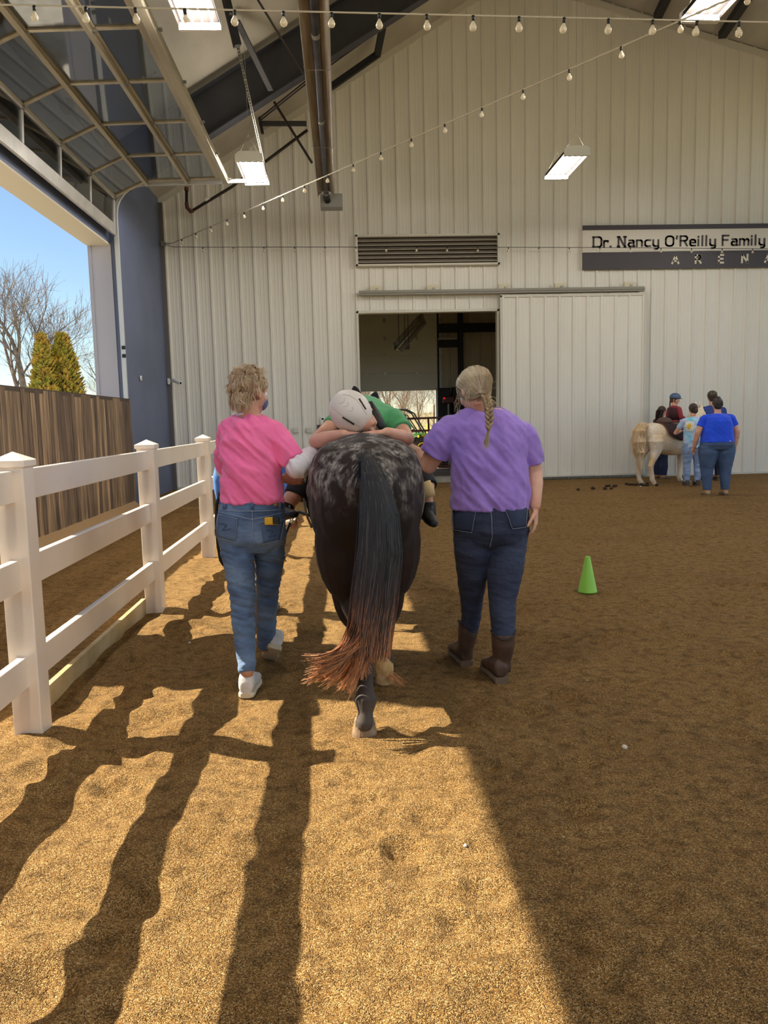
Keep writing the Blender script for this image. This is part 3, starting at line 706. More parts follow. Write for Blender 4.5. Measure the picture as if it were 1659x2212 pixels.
b = MB(); b.box(c + V(-.03, 0, .0), (.05, .10, .13)); b.build('mount', m_white, r, bevel=.01)
b = MB(); b.tube([c + V(0, 0, 0), c + V(.1, -.08, -.01)], .018, 10); b.build('arm', m_white, r)
b = MB(); a = c + V(.08, -.08, .03); e = c + V(.26, -.22, -.05); b.tube([a, a.lerp(e, .02), a.lerp(e, .98), e], [.03, .042, .042, .036], 16); k = b.build('barrel', m_white, r, smooth=False); d = (e - a).normalized(); b = MB(); b.tube([e, e + d * .006], .026, 14); b.build('lens', m_black, k)
c = V(-3.735, 15.33, 2.30); b = MB(); b.tube([c, c + V(.02, 0, 0), c + V(.03, 0, 0)], [.05, .045, .02], 16); r = small('round_sensor', 'round white fitting on the dark blue liner', 'fitting', b, m_white); b = MB(); b.tube([c + V(.028, 0, 0), c + V(.036, 0, 0)], .014, 10); b.build('screw', m_dark, r)

# gas pipe, braces
b = MB(); pp = [P(403, 408, 17.4), P(403, 440, 17.4), P(406, 452, 17.4), P(414, 456, 17.4), P(500, 404, 17.4), P(664, 281, 17.4)]
b.tube(pp, .03, 10); r = small('gas_pipe', 'black iron gas pipe climbing along the gable wall behind the track', 'pipe', b, mat('iron_pipe', (48, 40, 38), .5, metal=.3), smooth=True)
b = MB(); b.tube([P(403, 404, 17.4), P(403, 412, 17.4)], .045, 10); b.build('pipe_coupling', mat('rusty_fitting', (96, 60, 44), .6), r, smooth=True); b = MB(); b.tube([P(403, 438, 17.4), P(404, 448, 17.4), P(412, 457, 17.4), P(418, 455, 17.4)], .042, 10); b.build('pipe_elbow', mat('rusty_fitting', (96, 60, 44), .6), r, smooth=True)
b = MB(); b.tube([P(443, 432, 17.37), P(452, 426, 17.37)], .034, 10); b.build('pipe_label', m_white, r)
b = MB(); b.bar(P(592, 220, 16.6), P(674, 352, 16.6), .045, .045); small('sway_brace', 'thin dark brace rod crossing the gas pipe beside the tube heater', 'brace', b, MATS['iron_pipe'])
b = MB(); b.bar(P(560, 267, 17.2), P(662, 267, 17.2), .08, .08); small('strut_channel', 'short level grey strut fixed to the gable wall beside the tube heater', 'strut', b, m_beam)
b = MB(); b.bar(P(557, 236, 17.0), P(567, 288, 17.0), .10, .06); small('frame_stub', 'short dark upright stub under the roof beside the strut', 'bracket', b, m_dark)
b = MB(); b.bar(PR(512, 45), P(585, 195, 14.1), .09, .03); small('flange_brace', 'grey steel flange brace running down to the rafter', 'brace', b, m_beam)
b = MB(); b.bar(PR(484, -20), P(513, 100, 12.0), .12, .09); small('support_post', 'dark steel bracket holding the perforated hanger under the roof', 'bracket', b, m_dark)
b = MB(); b.tube([PR(550, -12, .05), P(655, 160, 14.05)], .018, 8); small('rod_brace', 'thin round brace rod in front of the dark rafter', 'brace', b, MATS['iron_pipe'])
b = MB(); 
for dz in (0, .09): b.tube([P(560, 262, 15.6) + V(0, dz, dz), P(690, 158, 15.6) + V(0, dz, dz), P(900, 8, 15.6) + V(0, dz, dz), P(960, -40, 15.6) + V(0, dz, dz)], .014, 8)
small('conduit_run', 'pair of dark conduits following the roof slope above the gable wall', 'conduit', b, MATS['iron_pipe'], smooth=True)
b = MB(); b.bar(P(715, 188, 16.9), P(815, 118, 16.9), .1, .12); small('angle_clip', 'black steel angle lying against the gable wall top, right of the tube heater', 'bracket', b, m_dark)
b = MB(); b.bar(P(815, 118, 16.9), PR(840, -10, .2), .12, .12); small('knee_brace', 'dark steel knee brace from the gable wall top up to the roof', 'brace', b, m_dark)
for k, (a, e) in enumerate((((1452, -30), (1420, 22)), ((1625, -20), (1560, 62)))):
    b = MB(); b.bar(PR(*a, .22), P(e[0], e[1] + 14, 17.55), .16, .14); small('gable_brace', ['dark steel brace meeting the gable edge left of the top right light', 'dark steel brace meeting the gable edge at the top right corner'][k], 'brace', b, m_dark)

# ---------------------------------------------------------------- room beyond the doorway
m_dimw = mat('room_liner', (206, 198, 180), .6, var=(190, 182, 164), vscale=1.5, stretch=(1, 1, .3))
m_dimdoor = mat('painted_door', (224, 224, 214), .5)
YB = 24.0
b = MB(); ax0 = P(778, 800, YB).x; ax1 = P(944, 800, YB).x; zt = P(860, 845, YB).z
# far wall with a door opening
corr(b, ax1 + .12, 7.5, YB, -.1, 5.6, .1)
b.span((-1.8, YB, 4.9), (ax1 + .12, YB + .05, 5.6)); b.span((-1.8, YB, -.1), (ax0 - 1.0, YB + .05, 5))
struct(b.build('wall_room_back', m_dimw), 'dim far wall of the room seen through the doorway', 'wall')
b = MB(); b.span((-1.85, D + .13, -.1), (-1.8, YB, 5.6)); struct(b.build('wall_room_left', m_dimw), 'dim left wall of the room beyond the doorway', 'wall')
b = MB(); b.span((7.5, D + .13, -.1), (7.55, YB, 5.6)); struct(b.build('wall_room_right', m_dimw), 'dim right wall of the room beyond the doorway', 'wall')
b = MB(); b.span((-1.85, D + .13, 5.6), (7.55, YB + .1, 5.7)); struct(b.build('ceiling_room', m_dimw), 'dim ceiling of the room beyond the doorway', 'ceiling')
b = MB(); b.span((-1.85, D + .13, -.1), (7.55, YB + .1, -.02)); struct(b.build('floor_room', mat('room_floor', (120, 100, 74), .9), bevel=0), 'concrete floor of the room beyond the doorway', 'floor')
r = thing('roll_up_door', 'half open pale overhead door at the back of the room beyond the doorway', 'garage door', (1.5, YB - .1, 3))
ys = [P(860, q, YB).z for q in (845, 807, 769, 731, 693, 655)]
for i, (za, zb) in enumerate(zip(ys[:-1], ys[1:])):
    b = MB(); b.span((ax0 - 1.1, YB - .12, za + .0005), (ax1, YB - .07, zb - .0005)); s = b.build('door_panel', m_dimdoor, r, bevel=.006)
    if i:
        for px in (814, 887, 941):
            c = P(px, 0, YB - .14).x; b = MB(); b.prism([(0, -.09), (.05, 0), (0, .09), (-.05, 0)], 0, .015, Matrix(((1, 0, 0), (0, 0, -1), (0, 1, 0))), (c, YB - .12, za)); b.build('hinge', m_galv, s)
b = MB(); b.span((ax1 + .0, YB - .14, 0), (ax1 + .05, YB - .04, 4.9)); b.build('side_track', m_dark, r)
b = MB(); b.span((ax1 - .06, YB - .05, 0), (ax1 + .13, YB + .08, 4.9)); struct(b.build('trim_8', mat('outer_jamb', (226, 224, 214), .5)), 'white jamb of the far opening', 'trim')
def at(px0, py0, px1, py1, Y, dy=.12):
    a, c = P(px0, py0, Y), P(px1, py1, Y); bb = MB(); bb.span((a.x, Y, a.z), (c.x, Y + dy, c.z)); return bb
small('steel_column', 'black steel column standing against the far wall of the back room', 'column', at(990, 600, 1004, 1000, YB - .4, .3), m_dark)
small('steel_girt', 'upper black level girt across the far wall of the back room', 'beam', at(946, 699, 1200, 713, YB - .3, .2), m_dark)
small('steel_girt', 'lower short black girt left of the black column in the back room', 'beam', at(946, 733, 990, 749, YB - .3, .2), m_dark)
small('light_strip', 'thin pale metal strip above the short black girt in the back room', 'trim', at(946, 730, 988, 733, YB - .33, .05), m_galv)
b = at(945, 838, 976, 1040, YB - .7, .5); r = tag(b.build('equipment_cabinet', m_dark, bevel=.01), 'tall black cabinet in the back room beside the far opening', 'cabinet')
c = P(968, 862, YB - .8); b = MB(); b.box(c + V(.0, -.1, -.03), (.34, .12, .20)); r = thing('red_machine', 'small dark red machine on a metal post in the back room', 'machine', c + V(0, 0, -1))
b.build('housing', mat('dark_red_paint', (86, 24, 26), .45), r, bevel=.03)
b = MB(); b.tube([c + V(0, -.06, -.14), c + V(0, -.06, -2.05)], .03, 10); b.build('post', m_galv, r)
b = MB(); b.ball(c + V(-.13, -.17, .02), .03); b.build('glow_spot', emit('red_glow', (230, 50, 50), .5), r)  # small emissive ball supplying the machine's red glow
b = at(978, 836, 992, 1040, YB - .5, .3); tag(b.build('dark_post', m_dark), 'narrow black upright between the cabinet and the column', 'post')
b = MB(); b.bar(P(1050, 832, YB - 1), P(1078, 821, YB - 1), .06, .04); b.bar(P(1053, 842, YB - 1), P(1078, 835, YB - 1), .06, .04); small('metal_shelf', 'two pale metal edges of a shelf at the right of the doorway', 'shelf', b, m_white)
# heater in the room
Yh = 21.0; r = thing('room_heater', 'slanting radiant heater hanging in the room beyond the doorway', 'heater', P(885, 720, Yh))
a, c = P(858, 752, Yh), P(913, 690, Yh + .6); d = (c - a).normalized(); x = d.cross(V(0, 1, 0)).normalized(); n = x.cross(d)
b = MB(); b.add([a - x * .16, a + x * .16, c + x * .16, c - x * .16, a - x * .07 + V(0, .12, .1), a + x * .07 + V(0, .12, .1), c + x * .07 + V(0, .12, .1), c - x * .07 + V(0, .12, .1)], [(0, 4, 7, 3), (4, 5, 6, 7), (1, 2, 6, 5), (0, 1, 5, 4), (3, 7, 6, 2)]); b.build('reflector', m_alu2, r)
b = MB(); b.tube([a - V(0, .03, .02), c - V(0, .03, .02), c + V(-.05, 0, .3)], .05, 12); b.build('heat_tube', m_galv, r, smooth=True)
b = MB(); q = P(868, 748, Yh + .25); b.box(q, (.40, .05, .17)); b.build('burner_plate', mat('heater_brown', (78, 66, 54), .6), r)
for px in (862, 875, 882):
    b = MB(); q = P(px, 740, Yh); b.tube([q, V(q.x, q.y, 5.6)], .008, 5); b.build('hanging_wire', m_dark, r)

# pipe gate across the doorway beyond the threshold
Yg = 19.2; m_rust = mat('rust_red_pipe', (92, 44, 36), .6, var=(66, 32, 28), vscale=12)
r = thing('pipe_gate', 'rusty red pipe gate with wire mesh across the doorway', 'gate', (2, Yg, 0))
zr = [P(900, y, Yg).z for y in (905, 932, 1010)]
for z in zr: b = MB(); b.tube([V(.5, Yg, z), V(3.4, Yg, z + .03)], .026, 10); b.build('rail', m_rust, r, smooth=True)
for px in (845, 926, 1010): b = MB(); x_ = P(px, 950, Yg).x; b.tube([V(x_, Yg, .12), V(x_, Yg, zr[0])], .022, 10); b.build('upright', m_rust, r, smooth=True)
b = MB()
for i in range(29): b.tube([V(.5 + i * .1, Yg, .15), V(.5 + i * .1, Yg, zr[1])], .003, 4)
for i in range(10): b.tube([V(.5, Yg, .15 + i * .1), V(3.4, Yg, .15 + i * .1)], .003, 4)
b.build('wire_mesh', m_galv, r)

# ---------------------------------------------------------------- small green tractor outside
def tractor():
    Y = 30.0; s = Y / FPX; o = P(912, 967, Y); o.z = o.z; gr = mat('tractor_green', (70, 170, 60), .35, coat=.5); ye = mat('tractor_yellow', (240, 190, 40), .4); ti = mat('tyre_rubber', (34, 32, 30), .8)
    r = thing('tractor', 'small green tractor with yellow wheels parked outside the far opening', 'tractor', V(o.x, Y, 0))
    zc = o.z
    M = Matrix(((0, 0, 1), (1, 0, 0), (0, 1, 0)))
    for (dx, dy, R0) in ((0, 0, .40), (-1.3, .6, .26), (0, 1.2, .40), (-1.3, 1.1, .26)):
        c = V(o.x + dx, Y + dy, zc - (.40 - R0)); b = MB(); b.loft([(c + V(0, -w, 0), V(q, 0, 0), V(0, 0, q)) for w, q in ((.13, R0 * .62), (.13, R0 * .9), (.09, R0), (-.09, R0), (-.13, R0 * .9), (-.13, R0 * .62))], 28)
        w_ = b.build('wheel', ti, r); b = MB(); b.loft([(c + V(0, -w, 0), V(q, 0, 0), V(0, 0, q)) for w, q in ((.10, R0 * .6), (.135, R0 * .5), (.12, R0 * .2), (.16, R0 * .16), (.16, .01))], 24); b.build('hub', ye, w_)
    b = MB()
    for dy in (-.17, 1.03):
        pts = [V(o.x + .52 * math.cos(a), 0, zc + .50 * math.sin(a)) for a in [math.radians(q) for q in range(5, 176, 17)]]
        for p, q in zip(pts[:-1], pts[1:]): b.span((0, 0, 0), (0, 0, 0)) if False else b.add([p + V(0, Y + dy, 0), q + V(0, Y + dy, 0), q + V(0, Y + dy + .36, 0), p + V(0, Y + dy + .36, 0), p * 1 + V(0, Y + dy, .05), q + V(0, Y + dy, .05), q + V(0, Y + dy + .36, .05), p + V(0, Y + dy + .36, .05)], [(0, 1, 2, 3), (4, 7, 6, 5), (0, 4, 5, 1), (3, 2, 6, 7)])
    b.build('fender', gr, r)
    b = MB(); b.span((o.x - 1.75, Y + .35, zc + .0), (o.x - .55, Y + .95, zc + .42)); b.build('hood', gr, r, bevel=.08)
    b = MB(); b.span((o.x - .1, Y + .35, zc + .35), (o.x + .35, Y + .85, zc + .5)); b.span((o.x + .25, Y + .35, zc + .5), (o.x + .35, Y + .85, zc + .9)); b.build('seat', ye, r, bevel=.04)
    for dy in (.1, 1.1):
        b = MB(); b.tube([P(932, 955, Y) + V(0, dy, 0), P(895, 893, Y) + V(0, dy, 0), P(880, 885, Y) + V(0, dy, 0), P(855, 884, Y) + V(0, dy, 0), P(847, 897, Y) + V(0, dy, 0)], .028, 8); b.tube([P(915, 950, Y) + V(0, dy, 0), P(880, 897, Y) + V(0, dy, 0), P(852, 892, Y) + V(0, dy, 0)], .022, 8); b.build('roll_bar', m_dark, r, smooth=True)
    b = MB(); b.tube([V(o.x - .5, Y + .6, zc + .4), V(o.x - .3, Y + .6, zc + .65)], .02, 8); b.tube([V(o.x - .32 + .16 * math.cos(a), Y + .6 + .18 * math.sin(a), zc + .66 + .08 * math.cos(a)) for a in [i * math.pi / 8 for i in range(17)]], .014, 6); b.build('steering_wheel', m_black, r)
tractor()

# ---------------------------------------------------------------- trees
m_bark = mat('grey_bark', (158, 148, 142), .85, var=(120, 110, 106), vscale=8)
m_twig = mat('pale_twigs', (146, 126, 106), .85)
def bare_tree(base, H, seed, name, label, m, spread=.55, levels=6, r0=.2, group=None, lean=(0, 0), trunk=.22, nb=(2, 4), rmin=.004):
    rr = random.Random(seed); b = MB(); cnt = [0]
    def grow(p, d, L, r, lv):
        r = max(r, rmin); k = 4 if lv < 3 else 3; pts = [p]; rad = [r]
        for i in range(k):
            d = (d + V(rr.uniform(-1, 1), rr.uniform(-1, 1), rr.uniform(-.5, .9)) * (.10 + .035 * lv)).normalized()
            pts.append(pts[-1] + d * L / k); rad.append(r * (1 - .38 * (i + 1) / k))
        b.tube(pts, rad, 8 if lv < 2 else (5 if lv < 4 else 3), cap=False); cnt[0] += 1
        if lv >= levels: return
        n = rr.randint(*nb) + (1 if lv == 0 else 0)
        for i in range(n):
            t = 1.0 if i == 0 else rr.uniform(.35, .98); j = min(int(t * k), k - 1); q = pts[j].lerp(pts[j + 1], t * k - j)
            a = rr.uniform(0, 2 * math.pi); x = d.orthogonal().normalized(); y = d.cross(x)
            s = rr.uniform(.35, 1.0) * spread * (.5 if i == 0 else 1.3)
            nd = (d + (x * math.cos(a) + y * math.sin(a)) * s * 1.2 + V(0, 0, .18)).normalized()
            grow(q, nd, L * rr.uniform(.62, .86), rad[j] * (.8 if i == 0 else rr.uniform(.45, .65)), lv + 1)
    grow(Vector(base), V(lean[0], lean[1], 1).normalized(), H * trunk, r0, 0)
    return tag(b.build(name, m, fix=False, smooth=True), label, 'tree', group)
tb = P(52, 860, 34.0)
bare_tree((tb.x, 34, -.1), 12.0, 41, 'bare_tree', 'tall bare winter tree standing outside beyond the open door, left of the picture', m_bark, .66, 6, .25, lean=(-.02, 0), trunk=.245, nb=(3, 4), rmin=.007)
bare_tree((P(-120, 860, 40).x, 40, -.1), 11.0, 12, 'bare_tree', 'bare tree at the left edge behind the tallest bare tree', m_bark, .6, 6, .22, nb=(2, 4))
bare_tree((P(215, 860, 46).x, 46, -.1), 9.0, 22, 'bare_tree', 'bare tree farthest back behind the door jamb', m_bark, .6, 6, .2, nb=(2, 4))
for i, px in enumerate((-40, 20, 110, 170, 240)):
    bare_tree((P(px, 860, 44 + i * 1.5).x, 44 + i * 1.5, -.1), 5.0, 60 + i, 'bare_bush', 'low pale leafless bush outside the open door, ' + ['out at the left edge', 'left of the tall bare tree', 'behind the narrower arborvitae', 'between arborvitae and jamb', 'hidden behind the door jamb'][i], m_twig, .9, 5, .05, 'hedge of leafless bushes', nb=(3, 4))
for i, (px, Y, H, s) in enumerate(((800, 62, 15, 1), (838, 56, 17, 2), (872, 60, 16, 3), (905, 68, 15, 4), (935, 58, 15, 9), (770, 66, 15, 6))):
    bare_tree((P(px, 860, Y).x, Y, .3), H, s, 'bare_tree', ['leafless', 'thick leafless', 'leafless', 'leafless', 'leafless', 'leafless'][i] + ' pale tree seen through the far opening, ' + ['leftmost in view beside the helmet', 'with the broadest trunk', 'right of the broad trunk', 'above the tractor', 'beside the white jamb', 'hidden behind the wall edge'][i], m_twig, .62, 6, .10, nb=(3, 4), trunk=.15)
for i, (px, Y) in enumerate(((850, 44), (878, 47), (905, 45), (935, 50), (820, 48))):
    bare_tree((P(px, 860, Y).x, Y, .1), 6.5, 90 + i, 'bare_bush', 'thin leafless saplings seen through the far opening, ' + ['next to the rider\'s shoulder', 'left of the tractor roll bar', 'above the tractor', 'beside the white jamb', 'hidden behind the rider'][i], m_twig, .9, 5, .035, 'leafless saplings', nb=(2, 4))
m_leaf = mat('arborvitae_green', (138, 150, 58), .8, var=(190, 150, 66), vscale=4, island=.4)
def arbor(px, Y, H, w, seed, label):
    c = P(px, 850, Y); r = thing('arborvitae', label, 'shrub', (c.x, Y, 0)); rr = random.Random(seed)
    b = MB(); b.tube([V(c.x, Y, -.1), V(c.x, Y, H * .8)], [.09, .02], 8); b.build('trunk', m_bark, r)
    b = MB()
    for k in range(5200):
        z = H * (rr.random() ** 1.15) * .985; t = z / H; rad = w * (1 - t ** 2.4) * (.86 + .2 * noise.noise(V(z * 2, seed, math.floor(rr.random() * 3)))) + .03
        a = rr.uniform(0, 2 * math.pi); bump = 1 + .16 * noise.noise(V(math.cos(a) * 2.2, math.sin(a) * 2.2, z * 1.6 + seed)); q = rad * bump * rr.uniform(.72, 1.0)
        p = V(c.x + q * math.cos(a), Y + q * math.sin(a), z + .05); o = V(math.cos(a), math.sin(a), rr.uniform(.5, 1.4)).normalized(); s = rr.uniform(.06, .13)
        sd_ = o.cross(V(0, 0, 1)).normalized() * s * .35; tw = rr.uniform(-1, 1); sd_ = sd_ + V(0, 0, 1) * tw * s * .25
        b.add([p - sd_, p + sd_, p + o * s + sd_ * .7, p + o * s * 1.3, p + o * s - sd_ * .7], [(0, 1, 2, 3, 4)])
    b.build('foliage', m_leaf, r, fix=False)
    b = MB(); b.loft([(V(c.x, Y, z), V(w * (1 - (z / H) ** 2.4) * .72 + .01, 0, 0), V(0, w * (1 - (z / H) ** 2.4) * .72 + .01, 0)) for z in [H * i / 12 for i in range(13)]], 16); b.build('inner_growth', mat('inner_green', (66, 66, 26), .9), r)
arbor(98, 21.2, 3.75, .50, 1, 'narrower left arborvitae outside above the plank wall')
arbor(142, 21.8, 3.85, .72, 2, 'broader right arborvitae outside beside the door jamb')

# ---------------------------------------------------------------- white vinyl fence
m_vinyl = mat('white_vinyl', (242, 230, 214), .28, var=(234, 218, 198), vscale=2.2, spec=.6)
FX = -1.46; PS = 2.44; P0 = 3.62
def fence_post(k):
    y = P0 + PS * k; r = thing('fence_post', '', 'fence post', (FX, y, 0))
    r['label'] = {-2: 'white fence post behind the viewer', -1: 'white fence post just out of view at the near left', 0: 'nearest white vinyl fence post with pyramid cap', 1: 'second white fence post from the front', 2: 'third white fence post, beside the pink shirt', 3: 'white fence post hidden behind the woman in pink', 4: 'farther white fence post behind the woman in pink', 5: 'farthest white fence post'}[k]
    b = MB(); b.span((FX - .0635, y - .0635, -.15), (FX + .0635, y + .0635, 1.245)); sh = b.build('shaft', m_vinyl, r, bevel=.006)
    b = MB(); h = .074; z = 1.235; b.add([(FX - h, y - h, z), (FX + h, y - h, z), (FX + h, y + h, z), (FX - h, y + h, z), (FX - h, y - h, z + .03), (FX + h, y - h, z + .03), (FX + h, y + h, z + .03), (FX - h, y + h, z + .03), (FX, y, z + .068)], [(3, 2, 1, 0), (0, 1, 5, 4), (1, 2, 6, 5), (2, 3, 7, 6), (3, 0, 4, 7), (4, 5, 8), (5, 6, 8), (6, 7, 8), (7, 4, 8)]); b.build('cap', m_vinyl, r, bevel=.004)
for k in range(-2, 6): fence_post(k)
nm = {-2: 'behind the viewer', -1: 'between the near post and the left edge', 0: 'between the first and second posts', 1: 'between the second and third posts', 2: 'beyond the third post behind the pink shirt', 3: 'hidden beyond the woman in pink', 4: 'at the far end of the fence'}
for k in range(-2, 5):
    for z, w in ((1.15, 'top'), (.755, 'middle'), (.315, 'bottom')):
        b = MB(); b.span((FX - .0195, P0 + PS * k + .02, z - .07), (FX + .0195, P0 + PS * (k + 1) - .02, z + .07)); o = b.build('fence_rail', m_vinyl, bevel=.004); tag(o, '%s white vinyl fence rail %s' % (w, nm[k]), 'fence rail')
    if k == 0:
        b = MB(); b.span((FX - .09, P0 + PS * k + .05, -.1), (FX - .06, P0 + PS * (k + 1) - .05, .105)); o = b.build('ground_board', mat('dusty_vinyl', (206, 184, 140), .6, var=(178, 152, 104), vscale=5)); tag(o, 'dusty cream board on the ground under the fence ' + nm[k], 'board')

# green cone
c = PZ(1269, 1281, 0); c.z = gh(c.x, c.y) - .003
b = MB(); k = .285
b.loft([(c + V(0, 0, z * k), V(r_, 0, 0), V(0, r_, 0)) for r_, z in ((.078, 0), (.074, .03), (.02, .98), (.018, 1.0), (.014, 1.0), (.014, .9))], 28)
M_ = Matrix.Rotation(.03, 3, 'Y')
tag(b.build('training_cone', mat('lime_plastic', (146, 208, 74), .4, sss=.0), smooth=False), 'small lime green cone standing on the sand right of the purple shirt', 'cone').data.shade_smooth()
# droppings and stones
m_dung = mat('manure', (58, 40, 22), .9, var=(40, 28, 16), vscale=30)
b = MB(); rr = random.Random(2)
for (px, py, n, sx) in ((1372, 1049, 14, .10), (1392, 1050, 8, .16), (1323, 1052, 4, .05), (1315, 1057, 4, .04), (1281, 1056, 3, .04), (1246, 1058, 2, .03)):
    c = PZ(px, py, 0)
    for i in range(n): p = c + V(rr.gauss(0, sx), rr.gauss(0, .05), 0); b.ball((p.x, p.y, gh(p.x, p.y) + .015), (.035, .03, .028), None, 8, 6)
tag(b.build('manure_pile', m_dung, smooth=True), 'scattered dark manure clumps on the sand behind the pony', 'manure', kind='stuff')
m_st = mat('pale_stone', (214, 200, 176), .7)
for i, (px, py, s, l) in enumerate(((1349, 1613, .016, 'pale oval stone lying on the shaded sand at the right'), (1384, 1052, .02, 'tiny pale pebble near the pony hoof'), (1268, 1474, .006, 'tiny white pebble between the boots and the oval stone'), (1005, 1830, .008, 'tiny pebble in the sunlit sand'), (1249, 1231, .008, 'white pebble left of the cone'), (410, 1395, .012, 'small pebble on the shaded band near the fence'))):
    c = PZ(px, py, 0); b = MB(); b.ball((c.x, c.y, gh(c.x, c.y) + s * .3), (s * .75, s, s * .6)); tag(b.build('pebble', m_st, smooth=True), l, 'stone')
# ---------------------------------------------------------------- figures
m_skin = mat('fair_skin', (226, 176, 150), .5, var=(214, 156, 130), vscale=12, sss=.08)
m_skin2 = mat('tanned_skin', (208, 156, 128), .5, var=(196, 138, 110), vscale=12, sss=.08)
m_lip = mat('lips', (190, 104, 96), .5)
m_eye = mat('eye_white', (236, 232, 228), .3)
m_iris = mat('iris', (64, 46, 34), .3)
def frame(f, u):
    f = Vector(f).normalized(); u = Vector(u); r = f.cross(u).normalized(); u = r.cross(f)
    return r, f, u
def head_shapes(b, c, f, u, s):
    r, f, u = frame(f, u); M = Matrix((r, f, u)).transposed()
    def e(p, q, nu=14, nv=10): b.ball(c + M @ (Vector(p) * s), Vector(q) * s, M, nu, nv)
    e((0, -.04, .12), (.335, .42, .37), 20, 14); e((0, .10, -.10), (.27, .28, .33)); e((0, .20, -.34), (.15, .15, .13)); e((0, .06, -.27), (.23, .24, .16))
    e((0, .385, -.03), (.035, .05, .13)); e((0, .415, -.11), (.062, .07, .05)); e((0, .335, .09), (.21, .06, .045))
    for q in (-1, 1): e((q * .15, .27, -.12), (.09, .09, .09)); e((q * .335, -.03, -.05), (.035, .075, .13))
    e((0, .345, -.225), (.10, .045, .028)); e((0, .345, -.265), (.085, .045, .03))
    return M
def head_parts(root, c, M, s, closed=False):
    for q in (-1, 1):
        b = MB(); p = c + M @ (V(q * .135, .315, .0) * s); b.ball(p, .058 * s, None, 12, 8); e = b.build('eye', m_eye if not closed else m_skin, root, smooth=True)
        if not closed: b = MB(); b.ball(c + M @ (V(q * .137, .352, .0) * s), .030 * s, None, 10, 6); b.build('iris', m_iris, e, smooth=True)
    if closed:
        for q in (-1, 1): b = MB(); b.tube([c + M @ (V(q * .135 + k * .07, .372 - abs(k) * .03, -.012 - (1 - k * k) * .022) * s) for k in (-1, -.5, 0, .5, 1)], .0016, 5); b.build('eyelash', m_iris, root)
    b = MB(); b.ball(c + M @ (V(0, .378, -.245) * s), Vector((.075, .022, .022)) * s, M, 12, 8); b.build('lips', m_lip, root, smooth=True)
def hand_shapes(b, w, d, n, thumb=1, curl=.35, k=1.0):
    """palm, four unequal bent fingers and a thumb leaving the side of the palm"""
    d = Vector(d).normalized(); n = Vector(n); n = (n - d * n.dot(d)).normalized(); sd_ = d.cross(n) * thumb
    b.loft([(w + d * (t * k) , sd_ * (a * k), n * (h * k)) for t, a, h in ((-.01, .024, .019), (.02, .028, .017), (.05, .038, .015), (.085, .041, .013), (.095, .036, .011))], 14, ex=2.6)
    for o, L, r in ((.030, .070, .0088), (.010, .079, .0092), (-.010, .073, .0088), (-.029, .057, .0078)):
        p = w + d * (.082 * k) + sd_ * (o * k); pts = [p]; a = 0
        for q, fr in ((.5, .45), (1.1, .30), (1.0, .25)):
            a += curl * q; sp = (d * math.cos(a) + n * math.sin(a) + sd_ * o * 1.2); pts.append(pts[-1] + sp.normalized() * L * fr * k)
        b.capsule(pts, [r * k, r * k, r * .92 * k, r * .75 * k], 8)
    p = w + d * (.028 * k) + sd_ * (.026 * k); t1 = (d * .75 + sd_ * .75 + n * .35).normalized(); t2 = (d * .95 + sd_ * .30 + n * (.3 + curl * .5)).normalized()
    b.capsule([p, p + t1 * .036 * k, p + t1 * .036 * k + t2 * .03 * k, p + t1 * .036 * k + t2 * .055 * k], [.014 * k, .011 * k, .010 * k, .008 * k], 8)
def shoe(root, name, heel, toe, m, m_sole, h=.10, w=.047, up=None, laces=None, lab=None):
    heel, toe = Vector(heel), Vector(toe); d = toe - heel; L = d.length; d.normalize(); u = Vector(up) if up else V(0, 0, 1); r = d.cross(u).normalized(); u = r.cross(d)
    b = MB(); pr = [(0, .55, .55), (.04, .8, .85), (.15, 1.0, .92), (.32, 1.0, .86), (.48, .78, .84), (.65, .56, 1.0), (.8, .46, 1.0), (.92, .36, .82), (1, .16, .35)]
    b.loft([(heel + d * (t * L) + u * (.018 + h * q / 2), r * (w * a), u * (h * q / 2)) for t, q, a in pr], 18, ex=2.7)
    o = organic(b, name, m, root, .005, 2)
    b = MB(); b.loft([(heel + d * (t * L) + u * .012, r * (w * a * 1.06), u * .015) for t, q, a in pr], 18, ex=5); so_ = b.build('sole', m_sole, o, smooth=False, bevel=.003)
    if laces:
        b = MB()
        for i in range(4): p = heel + d * L * (.42 + .08 * i) + u * (h * (.92 - .12 * i)); b.tube([p - r * .028, p + u * .006, p + r * .028], .003, 5)
        b.build('laces', laces, o)
    return o
